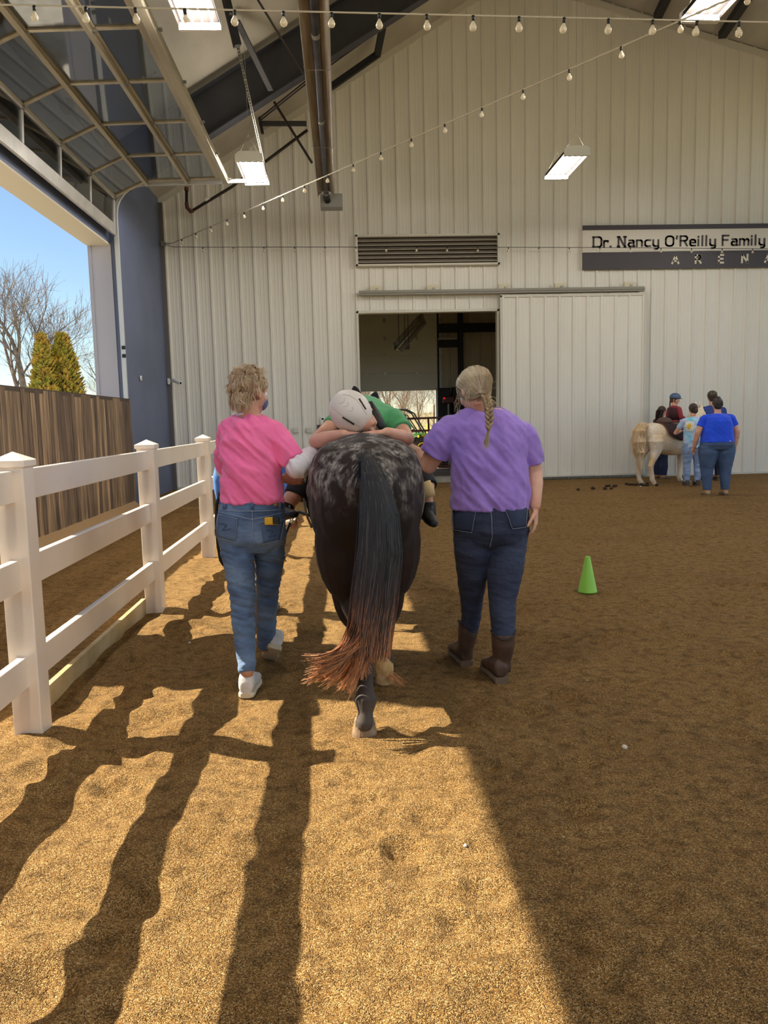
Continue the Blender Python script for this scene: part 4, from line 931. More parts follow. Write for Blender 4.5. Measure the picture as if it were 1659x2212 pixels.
def figure(root, sp):
    vx = sp.get('voxel', .006); sk = sp.get('skin', m_skin)
    # body: one continuous skin
    b = MB(); c, f, u, s = sp['head']; c = Vector(c); M = head_shapes(b, c, f, u, s)
    T = sp['torso']; nb = Vector(T[-1][0]); base = c + M @ (V(0, -.08, -.25) * s)
    b.capsule([base + M @ (V(0, 0, .1) * s), base, nb - V(0, 0, .05)], [.235 * s, .235 * s, .27 * s])
    tk = sp.get('thin', .90)
    b.loft([(Vector(p), Vector(a) * tk, Vector(q) * tk) for p, a, q in sp['pelvis'] + T], 20)
    for A in sp['arms']:
        b.capsule([A['p'][0], A['p'][0].lerp(A['p'][1], .5), A['p'][1], A['p'][1].lerp(A['p'][2], .35), A['p'][2]], [A['r'][0] * .98, A['r'][0] * .95, A['r'][1], A['r'][1] * 1.0, A['r'][2]])
        hd = A.get('hand')
        if hd: hand_shapes(b, A['p'][2] + Vector(hd[0]).normalized() * .012, *hd)
    for pts, rad in sp.get('legs_body', sp['legs']): b.capsule(pts, [q * .82 for q in rad])
    organic(b, 'body', sk, root, vx, 2)
    head_parts(root, c, M, s, sp.get('closed', False))
    # shirt
    b = MB(); b.loft(T, 26, ex=2.25)
    if sp.get('shoulders', True):
        b.capsule([sp['arms'][0]['p'][0], nb - V(0, 0, .04), sp['arms'][1]['p'][0]], [sp['arms'][0]['r'][0] * 1.12, .05 * s / .22, sp['arms'][1]['r'][0] * 1.12])
    for A in sp['arms']:
        t = A.get('sleeve', .6); a0, a1, a2 = A['p']; g = A.get('loose', 1.22)
        if t <= 1: b.tube([a0 + (a0 - a1) * .12, a0, a0.lerp(a1, t * .6), a0.lerp(a1, t)], [A['r'][0] * .8, A['r'][0] * 1.2, A['r'][0] * (g + .02), A['r'][0] * g * .96], 18)
        else: b.tube([a0 + (a0 - a1) * .1, a0, a0.lerp(a1, .6), a1, a1.lerp(a2, (t - 1) * .5), a1.lerp(a2, t - 1)], [A['r'][0] * .8, A['r'][0] * 1.2, A['r'][1] * 1.45, A['r'][1] * 1.4, A['r'][1] * 1.3, A['r'][2] * 1.35], 18)
    shirt = organic(b, sp.get('shirt_name', 'shirt'), sp['shirt'], root, vx, 3, sp.get('shirt_fold'))
    # trousers
    b = MB(); b.loft(sp['pelvis'], 24, ex=2.25)
    for pts, rad in sp['legs']:
        b.tube([pts[0] + (pts[0] - pts[1]) * .05] + list(pts), [rad[0] * .9] + list(rad), 20)
    pants = organic(b, sp.get('pants_name', 'jeans'), sp['pants'], root, vx, 8, sp.get('pants_fold'))
    return shirt, pants, M
def strand_mesh(strands, r0, r1, n=3):
    b = MB()
    for st in strands:
        k = len(st); b.tube(st, [r0 + (r1 - r0) * i / (k - 1) for i in range(k)], n, cap=False)
    return b
def cap_dirs(rr, n, face=.35, low=-.5, back=-.55):
    out = []
    while len(out) < n:
        z = rr.uniform(low, 1); a = rr.uniform(0, 2 * math.pi); q = math.sqrt(1 - z * z); d = V(q * math.cos(a), q * math.sin(a), z)
        if d.y > face + .35 * max(0, z): continue
        if z < -.1 and abs(d.x) > .62 and d.y > -.1: continue
        out.append(d)
    return out
def hair_base(b, c, M, s, k=1.0, low=-.12):
    b.ball(c + M @ (V(0, -.075, .15) * s), Vector((.365, .42, .375)) * s * k, M, 22, 14)
    b.ball(c + M @ (V(0, -.20, low) * s), Vector((.28, .24, .26)) * s * k, M, 18, 12)
def ring(py, xl, xr, Y, bb): a, c = P(xl, py, Y), P(xr, py, Y); return ((a + c) / 2, (c - a) / 2, V(0, bb, 0))
m_denim = mat('blue_denim', (112, 138, 172), .85, var=(70, 94, 130), vscale=5, stretch=(1, 1, 1.6), bump=(9, .8, .03), sheen=.1)
m_denim_d = mat('dark_denim', (56, 64, 88), .85, var=(42, 50, 74), vscale=6, stretch=(1, 1, 1.8), bump=(8, .7, .03))
m_denim_l = mat('light_denim', (150, 172, 208), .85, var=(120, 144, 184), vscale=8, stretch=(1, 1, 2), bump=(8, .8, .03))
m_thread = mat('pale_thread', (150, 160, 176), .8)
m_pink = mat('pink_jersey', (255, 122, 176), .85, var=(248, 112, 166), vscale=5, sheen=.2, bump=(5, .9, .05))
m_purple = mat('purple_jersey', (164, 132, 216), .85, var=(152, 120, 204), vscale=7, sheen=.2, bump=(5, .8, .05))
m_offw = mat('white_jersey', (232, 230, 236), .85, sheen=.1)
m_shoe = mat('white_trainer', (232, 228, 224), .5, var=(214, 208, 202), vscale=16)
m_sole = mat('trainer_sole', (222, 206, 176), .6)
m_boot = mat('worn_brown_leather', (92, 66, 48), .55, var=(66, 46, 34), vscale=9)
m_bsole = mat('boot_sole', (112, 92, 72), .7)

# woman in the pink shirt -------------------------------------------------
def pink_woman():
    Y = 4.25; r = thing('person', 'woman in a pink t-shirt and blue jeans walking left of the dark horse', 'person', PZ(545, 1500, 0))
    f, u = V(.62, .76, -.14), V(.02, .06, 1)
    T = [ring(1084, 478, 614, Y, .135), ring(1060, 480, 612, Y, .135), ring(1020, 478, 606, Y, .128), ring(980, 476, 603, Y, .122), ring(945, 475, 602, Y, .118), ring(922, 476, 602, Y, .105), ring(906, 492, 588, Y, .085), ring(896, 512, 566, Y, .06)]
    Pv = [ring(1190, 500, 590, Y, .09), ring(1165, 470, 617, Y, .135), ring(1130, 466, 617, Y + .01, .145), ring(1100, 472, 615, Y, .135), ring(1074, 482, 611, Y, .125)]
    legs = [([P(505, 1150, Y), P(517, 1220, 4.2), P(524, 1290, 4.17), P(526, 1340, 4.15), P(530, 1400, 4.08), P(534, 1452, 4.03)], [.092, .083, .066, .061, .054, .044]),
            ([P(582, 1150, Y), P(582, 1220, 4.33), P(578, 1280, 4.4), P(576, 1330, 4.44), P(574, 1370, 4.47), P(573, 1396, 4.5)], [.092, .078, .060, .057, .051, .046])]
    arms = [dict(p=[P(493, 930, Y), P(486, 1015, 4.42), P(604, 1034, 4.60)], r=[.048, .040, .027], sleeve=.95, loose=1.25, hand=(V(.98, .16, -.04), V(.1, 1, -.1), 1, .40, .95)),
            dict(p=[P(588, 928, Y), P(643, 1006, 4.2), P(704, 975, 4.72)], r=[.052, .046, .03], sleeve=.84, loose=1.28, hand=(V(.6, .8, -.1), V(0, -.1, -1), 1, .3, .95))]
    sp = dict(head=(P(541, 848, Y), f, u, .232), torso=T, pelvis=Pv, legs=legs, arms=arms, skin=m_skin2, shirt=m_pink, pants=m_denim,
              shirt_fold=folds(.018, 8, 8, 8, (11, 11)), pants_fold=lambda p: (folds(.008, 7, 7, 24, (8, 6), 3)(p) if p.z < .75 else folds(.003, 8, 8, 12)(p)))
    shirt, pants, M = figure(r, sp)
    c = sp['head'][0]; s = .232
    # white undershirt sleeves
    for A, t0, t1, k in ((arms[1], .76, 2.0, 1.30), (arms[0], .92, 1.93, 1.25)):
        b = MB(); a0, a1, a2 = A['p']
        def q(t): return a0.lerp(a1, t) if t <= 1 else a1.lerp(a2, t - 1)
        ts = [t0 + (t1 - t0) * i / 8 for i in range(9)]
        b.tube([q(t) for t in ts], [k * (A['r'][0] + (A['r'][1] - A['r'][0]) * min(t, 1)) * (.88 if t < .9 else 1.10 - .1 * max(0, t - 1)) * (1 if t < 1.8 else .85) for t in ts], 18)
        b.ball(a1, A['r'][1] * k * 1.12)
        organic(b, 'undershirt_sleeve', m_offw, r, .006, 3, folds(.014, 20, 20, 8, (10, 4), 7), label='loose white undershirt sleeve')
    b = MB(); b.tube([P(512, 899, Y - .02), P(518, 894, Y - .05), P(526, 893, Y - .065)], .007, 8); b.build('collar', m_offw, r, smooth=True)
    # hair
    m_h = mat('ash_blonde_hair', (168, 138, 110), .6, var=(222, 200, 168), vscale=9, island=.6)
    rr = random.Random(11); b = MB(); hair_base(b, c, M, s, 1.04, -.10)
    hb = organic(b, 'hair', mat('hair_under', (146, 116, 92), .8), r, .006, 2, lambda p: .012 * noise.noise(p * 26) + .006 * noise.noise(p * 60))
    st = []
    for d in cap_dirs(rr, 3600, .38, -.62):
        root_ = V(d.x * .37, d.y * .43 - .07, d.z * .40 + .14) * s
        if d.z < -.2: root_ = V(d.x * .30, -.20 + d.y * .25, d.z * .55 + .06) * s
        o = d.copy(); clump = V(noise.noise(d * 4.2), noise.noise(d * 4.2 + V(9, 0, 0)), noise.noise(d * 4.2 + V(0, 9, 0)))
        g = (o * (.30 if d.z < .3 else .45) + V(.2 * math.sin(d.z * 5), -.1, -1.1 if d.z < .45 else -.35) + clump * 1.35).normalized(); L = rr.uniform(.030, .060) * (.9 if d.z > -.1 else 1.15)
        pts = [root_]
        for i in range(4): g = (g + V(0, 0, -.16) + clump * .25 - o * .16 * i).normalized(); pts.append(pts[-1] + g * L / 4)
        st.append([c + M @ p for p in pts])
    strand_mesh(st, .0020, .0007).build('hair_strands', m_h, hb, fix=False)
    # face mask, ear loop, earring
    b = MB(); e0 = c + M @ (V(0, .315, -.19) * s); b.ball(e0, Vector((.235, .125, .19)) * s, M, 18, 12); b.build('face_mask', mat('blue_mask', (96, 112, 150), .8), r, smooth=True)
    b = MB(); b.tube([c + M @ (V(.33, -.02, .03) * s), c + M @ (V(.31, .12, -.05) * s), c + M @ (V(.25, .24, -.14) * s)], .0018, 6); b.build('ear_loop', m_offw, r)
    b = MB(); p = c + M @ (V(.36, -.01, -.2) * s); b.tube([p + V(.0, 0, .004 - .0) + V(math.cos(a) * .008, 0, -.012 + math.sin(a) * .012) for a in [i * math.pi / 6 for i in range(13)]], .0012, 5); b.build('earring', m_galv, r)
    # jeans details
    t = bvh(pants); g_ = mat('jean_pocket', (92, 114, 146), .85, var=(70, 92, 126), vscale=9, bump=(260, .3, .001))
    for quad in (((474, 1112), (514, 1120), (508, 1170), (470, 1160)), ((560, 1128), (612, 1122), (604, 1166), (568, 1174))):
        pk = patch(t, quad, 'back_pocket', g_, pants, 8, .003)
        b = MB(); b.tube(stitch(t, list(quad) + [quad[0]], off=.007), .0012, 5); b.build('stitching', m_thread, pk)
        x0 = quad[3][0] + 6; w = quad[2][0] - quad[3][0] - 12; yb = quad[3][1]
        b = MB(); b.tube(stitch(t, [(x0, yb - 30), (x0 + w * .6, yb - 26), (x0 + w * .2, yb - 14), (x0 + w * .9, yb - 18)], off=.007, step=5), .0012, 5); b.build('decorative_stitching', mat('navy_thread', (52, 62, 86), .8), pk)
    for x in (487, 545, 604):
        patch(t, ((x - 3, 1082), (x + 3, 1082), (x + 3, 1100), (x - 3, 1100)), 'belt_loop', g_, pants, 2, .006)
    for pth in ([(478, 1101), (512, 1104), (545, 1104), (580, 1103), (614, 1100)], [(545, 1104), (546, 1140), (547, 1168)], [(474, 1106), (510, 1114), (545, 1122), (580, 1114), (615, 1106)]):
        q = stitch(t, pth, off=.004)
        if len(q) > 2: b = MB(); b.tube(q, .0016, 5); b.build('seam', m_thread, pants)
    patch(t, ((590, 1086), (601, 1086), (601, 1094), (590, 1094)), 'leather_label', mat('tan_patch', (150, 126, 88), .7), pants, 2, .005)
    pp = hit(t, 584, 1124, .02, P(584, 1124, 4.1)); b = MB(); b.box(pp, (.075, .022, .04)); k = tag(b.build('pocket_tool', mat('yellow_plastic', (226, 176, 34), .5), bevel=.006), 'small yellow and black tool tucked in the right back pocket of the jeans', 'tool'); b = MB(); b.box(pp + V(.022, -.004, .002), (.034, .024, .038)); b.build('grip', m_black, k, bevel=.004)
    a = PZ(531, 1508, 0); a.z = gh(a.x, a.y)
    shoe(r, 'shoe', V(a.x, a.y, .0), V(a.x + .02, a.y + .27, -.0), m_shoe, m_sole, .115, .045, None, m_offw)
    # trailing lift of the forward foot: heel raised
    h0 = P(585, 1372, 4.47); h0 = P(592, 1385, 4.44); toe = P(562, 1428, 4.58)
    shoe(r, 'shoe', V(-.415, 4.42, .135), V(-.475, 4.62, .01), m_shoe, m_sole, .11, .045, (.25, .45, .85), m_offw)
    for p, q in ((P(534, 1446, 4.03), V(a.x, a.y + .07, .09)), (P(573, 1392, 4.5), V(-.42, 4.48, .20))):
        b = MB(); b.tube([p, p.lerp(q, .5), q], [.036, .033, .034], 12); b.build('sock', m_offw, r, smooth=True)
pink_woman()

# woman in the purple shirt ------------------------------------------------
def purple_woman():
    Y = 4.25; r = thing('person', 'woman with a blonde braid in a purple t-shirt right of the dark horse', 'person', PZ(1050, 1450, 0))
    f, u = V(-.42, .80, -.52), V(-.12, .42, .90)
    T = [ring(1098, 973, 1141, Y, .17), ring(1070, 974, 1143, Y, .175), ring(1030, 974, 1140, Y, .168), ring(985, 972, 1137, Y, .155), ring(945, 966, 1138, Y, .145), ring(918, 962, 1138, Y, .125), ring(898, 980, 1118, Y, .10), ring(882, 1006, 1086, Y, .07)]
    Pv = [ring(1186, 1000, 1120, Y, .07), ring(1170, 984, 1138, Y, .125), ring(1145, 978, 1142, Y, .16), ring(1118, 976, 1142, Y, .17), ring(1090, 979, 1139, Y, .165)]
    legs = [([P(1022, 1135, Y), P(1021, 1185, Y), P(1020, 1240, 4.30), P(1019, 1290, 4.36), P(1018, 1330, 4.4), P(1012, 1368, 4.42)], [.112, .102, .086, .066, .056, .052]),
            ([P(1090, 1135, Y), P(1091, 1185, Y), P(1090, 1240, 4.2), P(1085, 1300, 4.17), P(1087, 1340, 4.15), P(1088, 1385, 4.13)], [.122, .116, .098, .074, .068, .058])]
    arms = [dict(p=[P(966, 930, Y), P(925, 1004, 4.3), P(885, 968, 4.72)], r=[.066, .052, .032], sleeve=.70, loose=1.32, hand=(V(-.4, .9, .1), V(-1, -.2, 0), 1, .3, .95)),
            dict(p=[P(1134, 938, Y), P(1152, 1020, 4.28), P(1156, 1092, 4.2)], r=[.058, .050, .031], sleeve=.78, loose=1.22, hand=(V(-.02, -.10, -1), V(-1, .35, 0), -1, .35, .98))]
    sp = dict(head=(P(1024, 846, Y - .02), f, u, .225), torso=T, pelvis=Pv, legs=legs, arms=arms, shirt=m_purple, pants=m_denim_d,
              shirt_fold=folds(.013, 7, 7, 6, (9, 10), 11), pants_fold=folds(.0035, 6, 6, 18, (5, 4), 2))
    shirt, pants, M = figure(r, sp); c = sp['head'][0]; s = .225
    m_h = mat('blonde_hair', (136, 112, 88), .5, var=(214, 196, 160), vscale=5, island=.75)
    rr = random.Random(21); b = MB(); hair_base(b, c, M, s, 1.02, -.06)
    knot = P(1043, 852, Y - .15)
    hb = organic(b, 'hair', mat('hair_under_blonde', (132, 110, 88), .7), r, .006, 3)
    st = []; kl = M.transposed() @ (knot - c); kd = V(kl.x / .38, (kl.y + .07 * s) / .44, (kl.z - .12 * s) / .40).normalized()
    for d in cap_dirs(rr, 2600, .42, -.5):
        if d.z < -.25 and d.y > -.5: continue
        ang = d.angle(kd); pts = []
        lift = rr.uniform(1.0, 1.05) + .02 * noise.noise(d * 6)
        n = max(4, int(ang / .16))
        for i in range(n + 1):
            t = i / n; e = (d.slerp(kd, t) if ang > .02 else d); k = lift * (1.0 + .06 * math.sin(math.pi * t))
            p = V(e.x * .375, e.y * .43 - .075, e.z * .39 + .135) * s * k
            if e.z < -.15: p = V(e.x * .33, -.075 + e.y * .40, e.z * .55 + .135) * s * k
            q = c + M @ p
            if t > .85: q = q.lerp(knot, (t - .85) / .15)
            pts.append(q)
        st.append(pts)
    for k in range(26):  # loose wisps
        a = V(rr.choice((-.36, -.38, .2)), rr.uniform(.05, .2) if k % 2 else -.3, rr.uniform(-.15, .1)) * s; p = c + M @ a; g = V(rr.uniform(-.25, .1), rr.uniform(-.2, .2), -1); L = rr.uniform(.06, .13)
        st.append([p + g * L * t + V(.01 * math.sin(t * 5 + k), 0, 0) for t in (0, .3, .6, 1)])
    strand_mesh(st, .0016, .0011).build('hair_strands', m_h, hb, fix=False)
    # braid
    st = []; a0, a1 = knot, P(1055, 948, Y - .19); path = [P(1043, 850, Y - .16), P(1050, 863, Y - .195), P(1054, 880, Y - .205), P(1056, 902, Y - .215), P(1056, 926, Y - .225), P(1049, 962, Y - .225)]
    def pt(t): x = t * (len(path) - 1); i = min(int(x), len(path) - 2); return path[i].lerp(path[i + 1], x - i)
    b = MB(); NL = 8; m_b = mat('braid_blonde', (186, 158, 116), .5, var=(120, 96, 68), vscale=60, stretch=(1, 1, .4), island=.3)
    for k in range(NL * 2):
        t = .10 + .72 * k / (NL * 2); p = pt(t); sgn = -1 if k % 2 else 1; w = .0195 * (1.08 - .45 * t ** 2); d = V(sgn * -.62, -.22, -.75).normalized()
        q = p + V(sgn * .0125 * (1 - .3 * t), 0, .006); b.tube([q + V(sgn * .004, 0, 0) - V(sgn * -.3, -.1, -.9) * w * -.55 * 1.2, q + V(sgn * .004, -.008, .002), q + V(-sgn * .006, -.012, -w * .55), q + V(-sgn * .014, -.004, -w * 1.15)], [w * .30, w * .62, w * .56, w * .22], 10, flat=.85)
    br = b.build('braid', m_b, r, smooth=True)
    b = MB(); 
    ss = []
    for k in range(90):
        j = V(rr.gauss(0, .006), rr.gauss(0, .005), 0); ss.append([pt(.74) + j, pt(.84) + j * .5, pt(.93) + j * .9, pt(1.0) + j * 1.2 + V(0, 0, rr.uniform(-.02, .02))])
    for k in range(60): j = V(rr.gauss(.006, .01), rr.gauss(0, .01), 0); t0 = rr.uniform(.05, .6); ss.append([pt(t0) + j, pt(t0 + .06) + j * 2.2, pt(t0 + .14) + j * 2.6])
    strand_mesh(ss, .0013, .0006).build('braid_tip', m_h, br, fix=False)
    b = MB(); b.tube([knot + V(math.cos(a) * .022, math.sin(a) * .012, .004) for a in [i * math.pi / 6 for i in range(13)]], .005, 6); b.build('hair_tie', mat('brown_tie', (128, 104, 80), .8), r, smooth=True)
    b = MB(); p = c + M @ (V(-.355, -.01, -.17) * s); b.ball(p, .004); b.build('earring', m_galv, r)
    t = bvh(pants)
    pk_m = mat('dark_pocket', (52, 62, 90), .85, var=(40, 50, 76), vscale=9)
    for quad in (((979, 1097), (1029, 1102), (1020, 1150), (982, 1144)), ((1088, 1094), (1138, 1088), (1134, 1138), (1106, 1142))):
        pk = patch(t, quad, 'back_pocket', pk_m, pants, 8, .003); q = stitch(t, list(quad) + [quad[0]], off=.007)
        b = MB(); b.tube(q, .0012, 5); b.build('stitching', m_thread, pk)
    q = stitch(t, [(1058, 1086), (1062, 1120), (1063, 1160), (1058, 1180)], off=.004); b = MB(); b.tube(q, .0016, 5); b.build('seam', m_thread, pants)
    # boots
    for px, py, yy, sh, r0 in ((1008, 1438, 4.37, [P(1012, 1346, 4.42), P(1010, 1370, 4.42), P(1006, 1400, 4.42), P(1006, 1418, 4.43)], [.058, .058, .045, .045]), (1084, 1475, 4.07, [P(1087, 1368, 4.13), P(1087, 1392, 4.13), P(1085, 1425, 4.13), P(1085, 1448, 4.14)], [.064, .063, .048, .047])):
        a = PZ(px, py, 0); a.z = 0; b = MB(); b.tube(sh + [V(a.x, a.y + .06, .06)], r0 + [.045], 20)
        d = V(-.04, .28, 0); L = d.length; dn = d.normalized(); rt = dn.cross(V(0, 0, 1)).normalized()
        pr = [(0, .62, .6), (.05, .9, .85), (.18, 1.0, .9), (.34, 1.0, .84), (.5, .78, .86), (.68, .56, 1.0), (.84, .42, .9), (.95, .3, .62), (1, .16, .3)]
        b.loft([(a + dn * (t_ * L) + V(0, 0, .028 + .1 * q_ / 2), rt * (.048 * w_), V(0, 0, .05 * q_)) for t_, q_, w_ in pr], 18, ex=2.6)
        bo = organic(b, 'boot', m_boot, r, .006, 3, lambda p: .0025 * noise.noise(p * 18))
        b = MB(); b.loft([(a + dn * (t_ * L) + V(0, 0, .016), rt * (.050 * w_), V(0, 0, .014)) for t_, q_, w_ in pr], 18, ex=5); b.build('sole', m_bsole, bo)
        b = MB(); b.loft([(a + dn * t_ + V(0, 0, .012), rt * .038, V(0, 0, .018)) for t_ in (-.004, .07)], 14, ex=4); b.build('heel', m_bsole, bo)
        top = sh[0]; b = MB(); pts = [top + V(math.cos(an) * (r0[0] + .002), math.sin(an) * (r0[0] + .002), -.035 * (math.sin(an) ** 2) * (1 if math.sin(an) < 0 else .6) + .016) for an in [i * math.pi / 16 for i in range(33)]]
        b.tube(pts, .005, 6); b.build('boot_top_trim', mat('dark_leather', (52, 38, 30), .6), bo, smooth=True)
purple_woman()

# ---------------------------------------------------------------- dark horse
def coat(name, base, var_, dap, z0, z1, low):
    m = bpy.data.materials.new(name); m.use_nodes = True; nt = m.node_tree; L = nt.links.new; B = nt.nodes['Principled BSDF']; N = nt.nodes.new
    tc = N('ShaderNodeTexCoord'); sx = N('ShaderNodeSeparateXYZ'); L(tc.outputs['Object'], sx.inputs[0])
    def nz(s, d, st=(1, 1, 1)):
        mp = N('ShaderNodeMapping'); mp.inputs['Scale'].default_value = st; L(tc.outputs['Object'], mp.inputs[0]); n = N('ShaderNodeTexNoise'); n.inputs['Scale'].default_value = s; n.inputs['Detail'].default_value = d; L(mp.outputs[0], n.inputs['Vector']); return n.outputs[0]
    def mr(src, a, b_, c=0, d=1): r = N('ShaderNodeMapRange'); r.inputs[1].default_value = a; r.inputs[2].default_value = b_; r.inputs[3].default_value = c; r.inputs[4].default_value = d; L(src, r.inputs[0]); return r.outputs[0]
    def mul(a, b_): q = N('ShaderNodeMath'); q.operation = 'MULTIPLY'; L(a, q.inputs[0]); L(b_, q.inputs[1]); return q.outputs[0]
    def mix(f, a, c): q = N('ShaderNodeMix'); q.data_type = 'RGBA'; L(f, q.inputs[0]); (L(a, q.inputs[6]) if not isinstance(a, tuple) else setattr(q.inputs[6], 'default_value', a)); q.inputs[7].default_value = c; return q.outputs[2]
    c1 = mix(mr(nz(3, 3), .35, .65), lin(base), lin(var_))
    dm = mul(mul(mr(nz(15, 4, (1, 1, .8)), .44, .60), mr(nz(4.2, 2), .34, .52)), mr(sx.outputs[2], z0, z1))
    dm2 = mul(dm, mr(nz(70, 3, (1, 1, .4)), .30, .62))
    c2 = mix(dm2, c1, lin(dap)); c3 = mix(mr(sx.outputs[2], .42, .12), c2, lin(low))
    L(c3, B.inputs['Base Color']); B.inputs['Roughness'].default_value = .62; B.inputs['Specular IOR Level'].default_value = .2; B.inputs['Sheen Weight'].default_value = .05
    bp = N('ShaderNodeBump'); bp.inputs['Strength'].default_value = .35; bp.inputs['Distance'].default_value = .003; L(nz(160, 2, (1, 1, .25)), bp.inputs['Height']); L(bp.outputs[0], B.inputs['Normal'])
    return m
def dark_horse():
    r = thing('horse', 'large dark brown horse with dappled rump and long black tail, seen from behind', 'horse', PZ(790, 1590, 0))
    hx = P(790, 1050, 4.05).x
    b = MB(); S = [(3.66, 1.10, .05, .05), (3.70, 1.04, .14, .17), (3.78, .99, .22, .28), (3.92, .98, .272, .335), (4.10, .985, .295, .355), (4.35, 1.0, .297, .352), (4.65, .99, .295, .345), (4.95, .96, .325, .36), (5.3, .955, .335, .37), (5.6, .97, .31, .37), (5.85, 1.02, .25, .34), (6.08, 1.06, .17, .26), (6.18, 1.08, .08, .14)]
    b.loft([(V(hx + .012 * (y - 4), y, z), V(w, 0, 0), V(0, 0, h)) for y, z, w, h in S], 30, ex=2.15)
    for q in (-1, 1): b.ball(V(hx + q * .13, 4.02, 1.10), (.165, .26, .21))       # croup muscles
    b.capsule([V(hx + .03, 5.75, 1.10), V(hx + .03, 6.15, 1.30), P(812, 905, 6.5), P(797, 900, 6.75)], [.20, .165, .10, .08])
    hd = P(787, 896, 6.85); b.capsule([hd, hd + V(0, .25, -.16), hd + V(0, .46, -.36), hd + V(0, .52, -.44)], [.115, .10, .072, .06])
    for q in (-1, 1): b.ball(V(hx + q * .115, 3.93, .80), (.150, .17, .30)); b.ball(V(hx + q * .095, 4.02, .60), (.10, .12, .26))
    # hind legs
    b.capsule([P(728, 1050, 4.12), P(741, 1150, 4.15), P(757, 1238, 4.12), P(771, 1306, 3.90), P(784, 1350, 3.66), P(788, 1395, 3.58), P(790, 1440, 3.52), P(790, 1488, 3.47), P(790, 1512, 3.45), P(790, 1540, 3.43), P(788, 1562, 3.42)], [.165, .135,   .102, .078, .058, .040, .031, .036, .054, .034, .042])
    b.ball(P(785, 1340, 3.56), (.03, .045, .06))
    b.capsule([P(852, 1050, 4.12), P(847, 1150, 4.2), P(835, 1235, 4.22), P(827, 1298, 4.08), P(824, 1330, 3.98), P(827, 1375, 4.03), P(831, 1412, 4.10), P(832, 1438, 4.12), P(831, 1455, 4.12)], [.155, .135, .098, .078, .060, .040, .042, .045, .038])
    # front legs
    fr = []
    for q, dy in ((-1, .12), (1, -.15)):
        x = hx + q * .14; b.capsule([V(x, 5.75, .95), V(x, 5.75 + dy * .4, .72), V(x, 5.75 + dy * .7, .46), V(x, 5.75 + dy, .30), V(x, 5.75 + dy, .14), V(x, 5.79 + dy, .07)], [.13, .085, .062, .040, .046, .045]); fr.append(V(x, 5.80 + dy, 0))
    body = organic(b, 'body', coat('dark_bay_coat', (46, 31, 25), (27, 19, 16), (164, 156, 148), .92, 1.14, (82, 74, 68)), r, .007, 3, lambda p: .004 * noise.noise(p * 5))
    # ears
    for px, py, t in ((765, 834, (-.2, -.1)), (813, 846, (.25, -.1))):
        tip = P(px, py, 6.75); base = P(px + (10 if px < 790 else -14), py + 44, 6.78); c = base.lerp(tip, .5); ax = (tip - base); L = ax.length; ax.normalize(); sx = ax.cross(V(0, 1, 0)).normalized(); b = MB()
        b.loft([(base + ax * L * k, sx * w, V(0, .018 * (1 - k * .6), 0)) for k, w in ((0, .026), (.3, .046), (.62, .044), (.85, .030), (1, .008))], 12); b.build('ear', MATS.get('horse_black') or mat('horse_black', (20, 18, 20), .7), r, smooth=True)
    # mane
    rr = random.Random(5); st = []
    for k in range(420):
        t = rr.random(); p = V(hx + .03, 6.0, 1.42).lerp(P(800, 897, 6.78), t); sg = 1
        st.append([p + V(rr.gauss(0, .012), 0, .02), p + V(.03 * sg, rr.uniform(-.03, .03), .035), p + V(.075, rr.uniform(-.04, .04), -.03), p + V(.10, rr.uniform(-.05, .05), -.14 - rr.uniform(0, .06))])
    strand_mesh(st, .003, .0012).build('mane', MATS['horse_black'], r, fix=False)
    # hooves
    m_hoof = mat('hoof_horn', (158, 134, 104), .6, var=(110, 92, 72), vscale=14)
    for c, k, d in ((V(P(788, 1590, 3.43).x, 3.46, 0), 1.0, 0), (V(P(831, 1480, 4.12).x, 4.15, .0), .95, 0), (fr[0], 1, 0), (fr[1], 1, 0)):
        b = MB(); b.loft([(c + V(0, 0, -.01), V(.056 * k, 0, 0), V(0, .064 * k, 0)), (c + V(0, 0, .01), V(.056 * k, 0, 0), V(0, .064 * k, 0)), (c + V(0, -.012, .075), V(.043 * k, 0, 0), V(0, .046 * k, 0)), (c + V(0, -.014, .088), V(.034 * k, 0, 0), V(0, .036 * k, 0))], 22); b.build('hoof', m_hoof, r, smooth=False, bevel=.003)
    b = MB(); q = [P(827, 1400, 4.08), P(829, 1420, 4.10), P(831, 1440, 4.115), P(831, 1458, 4.12), P(831, 1472, 4.13)]; b.tube(q, [.034, .042, .049, .043, .047], 16)
    sk = organic(b, 'white_sock', mat('cream_hair', (226, 196, 140), .8, var=(200, 164, 108), vscale=20), r, .005, 2, lambda p: .003 * noise.noise(p * 40), label='cream white sock of hair above the hoof')
    st = []
    for k in range(36): p = P(838 + rr.gauss(0, 5), 1456 + rr.gauss(0, 4), 4.08); g = V(.35 + rr.gauss(0, .12), -.1 + rr.gauss(0, .1), -.3); st.append([p, p + g * .05, p + g * .1 + V(.01, 0, -.004), p + g * rr.uniform(.13, .2) + V(.02, 0, -.01)])
    strand_mesh(st, .0012, .0005).build('feather', mat('feather_hair', (206, 140, 84), .7), sk, fix=False)
    # tail
    m = bpy.data.materials.new('tail_hair'); m.use_nodes = True; nt = m.node_tree; L = nt.links.new; B = nt.nodes['Principled BSDF']
    tc = nt.nodes.new('ShaderNodeTexCoord'); sx = nt.nodes.new('ShaderNodeSeparateXYZ'); L(tc.outputs['Object'], sx.inputs[0]); g = nt.nodes.new('ShaderNodeNewGeometry')
    a = nt.nodes.new('ShaderNodeMath'); a.operation = 'MULTIPLY_ADD'; L(g.outputs['Random Per Island'], a.inputs[0]); a.inputs[1].default_value = .42; L(sx.outputs[2], a.inputs[2])
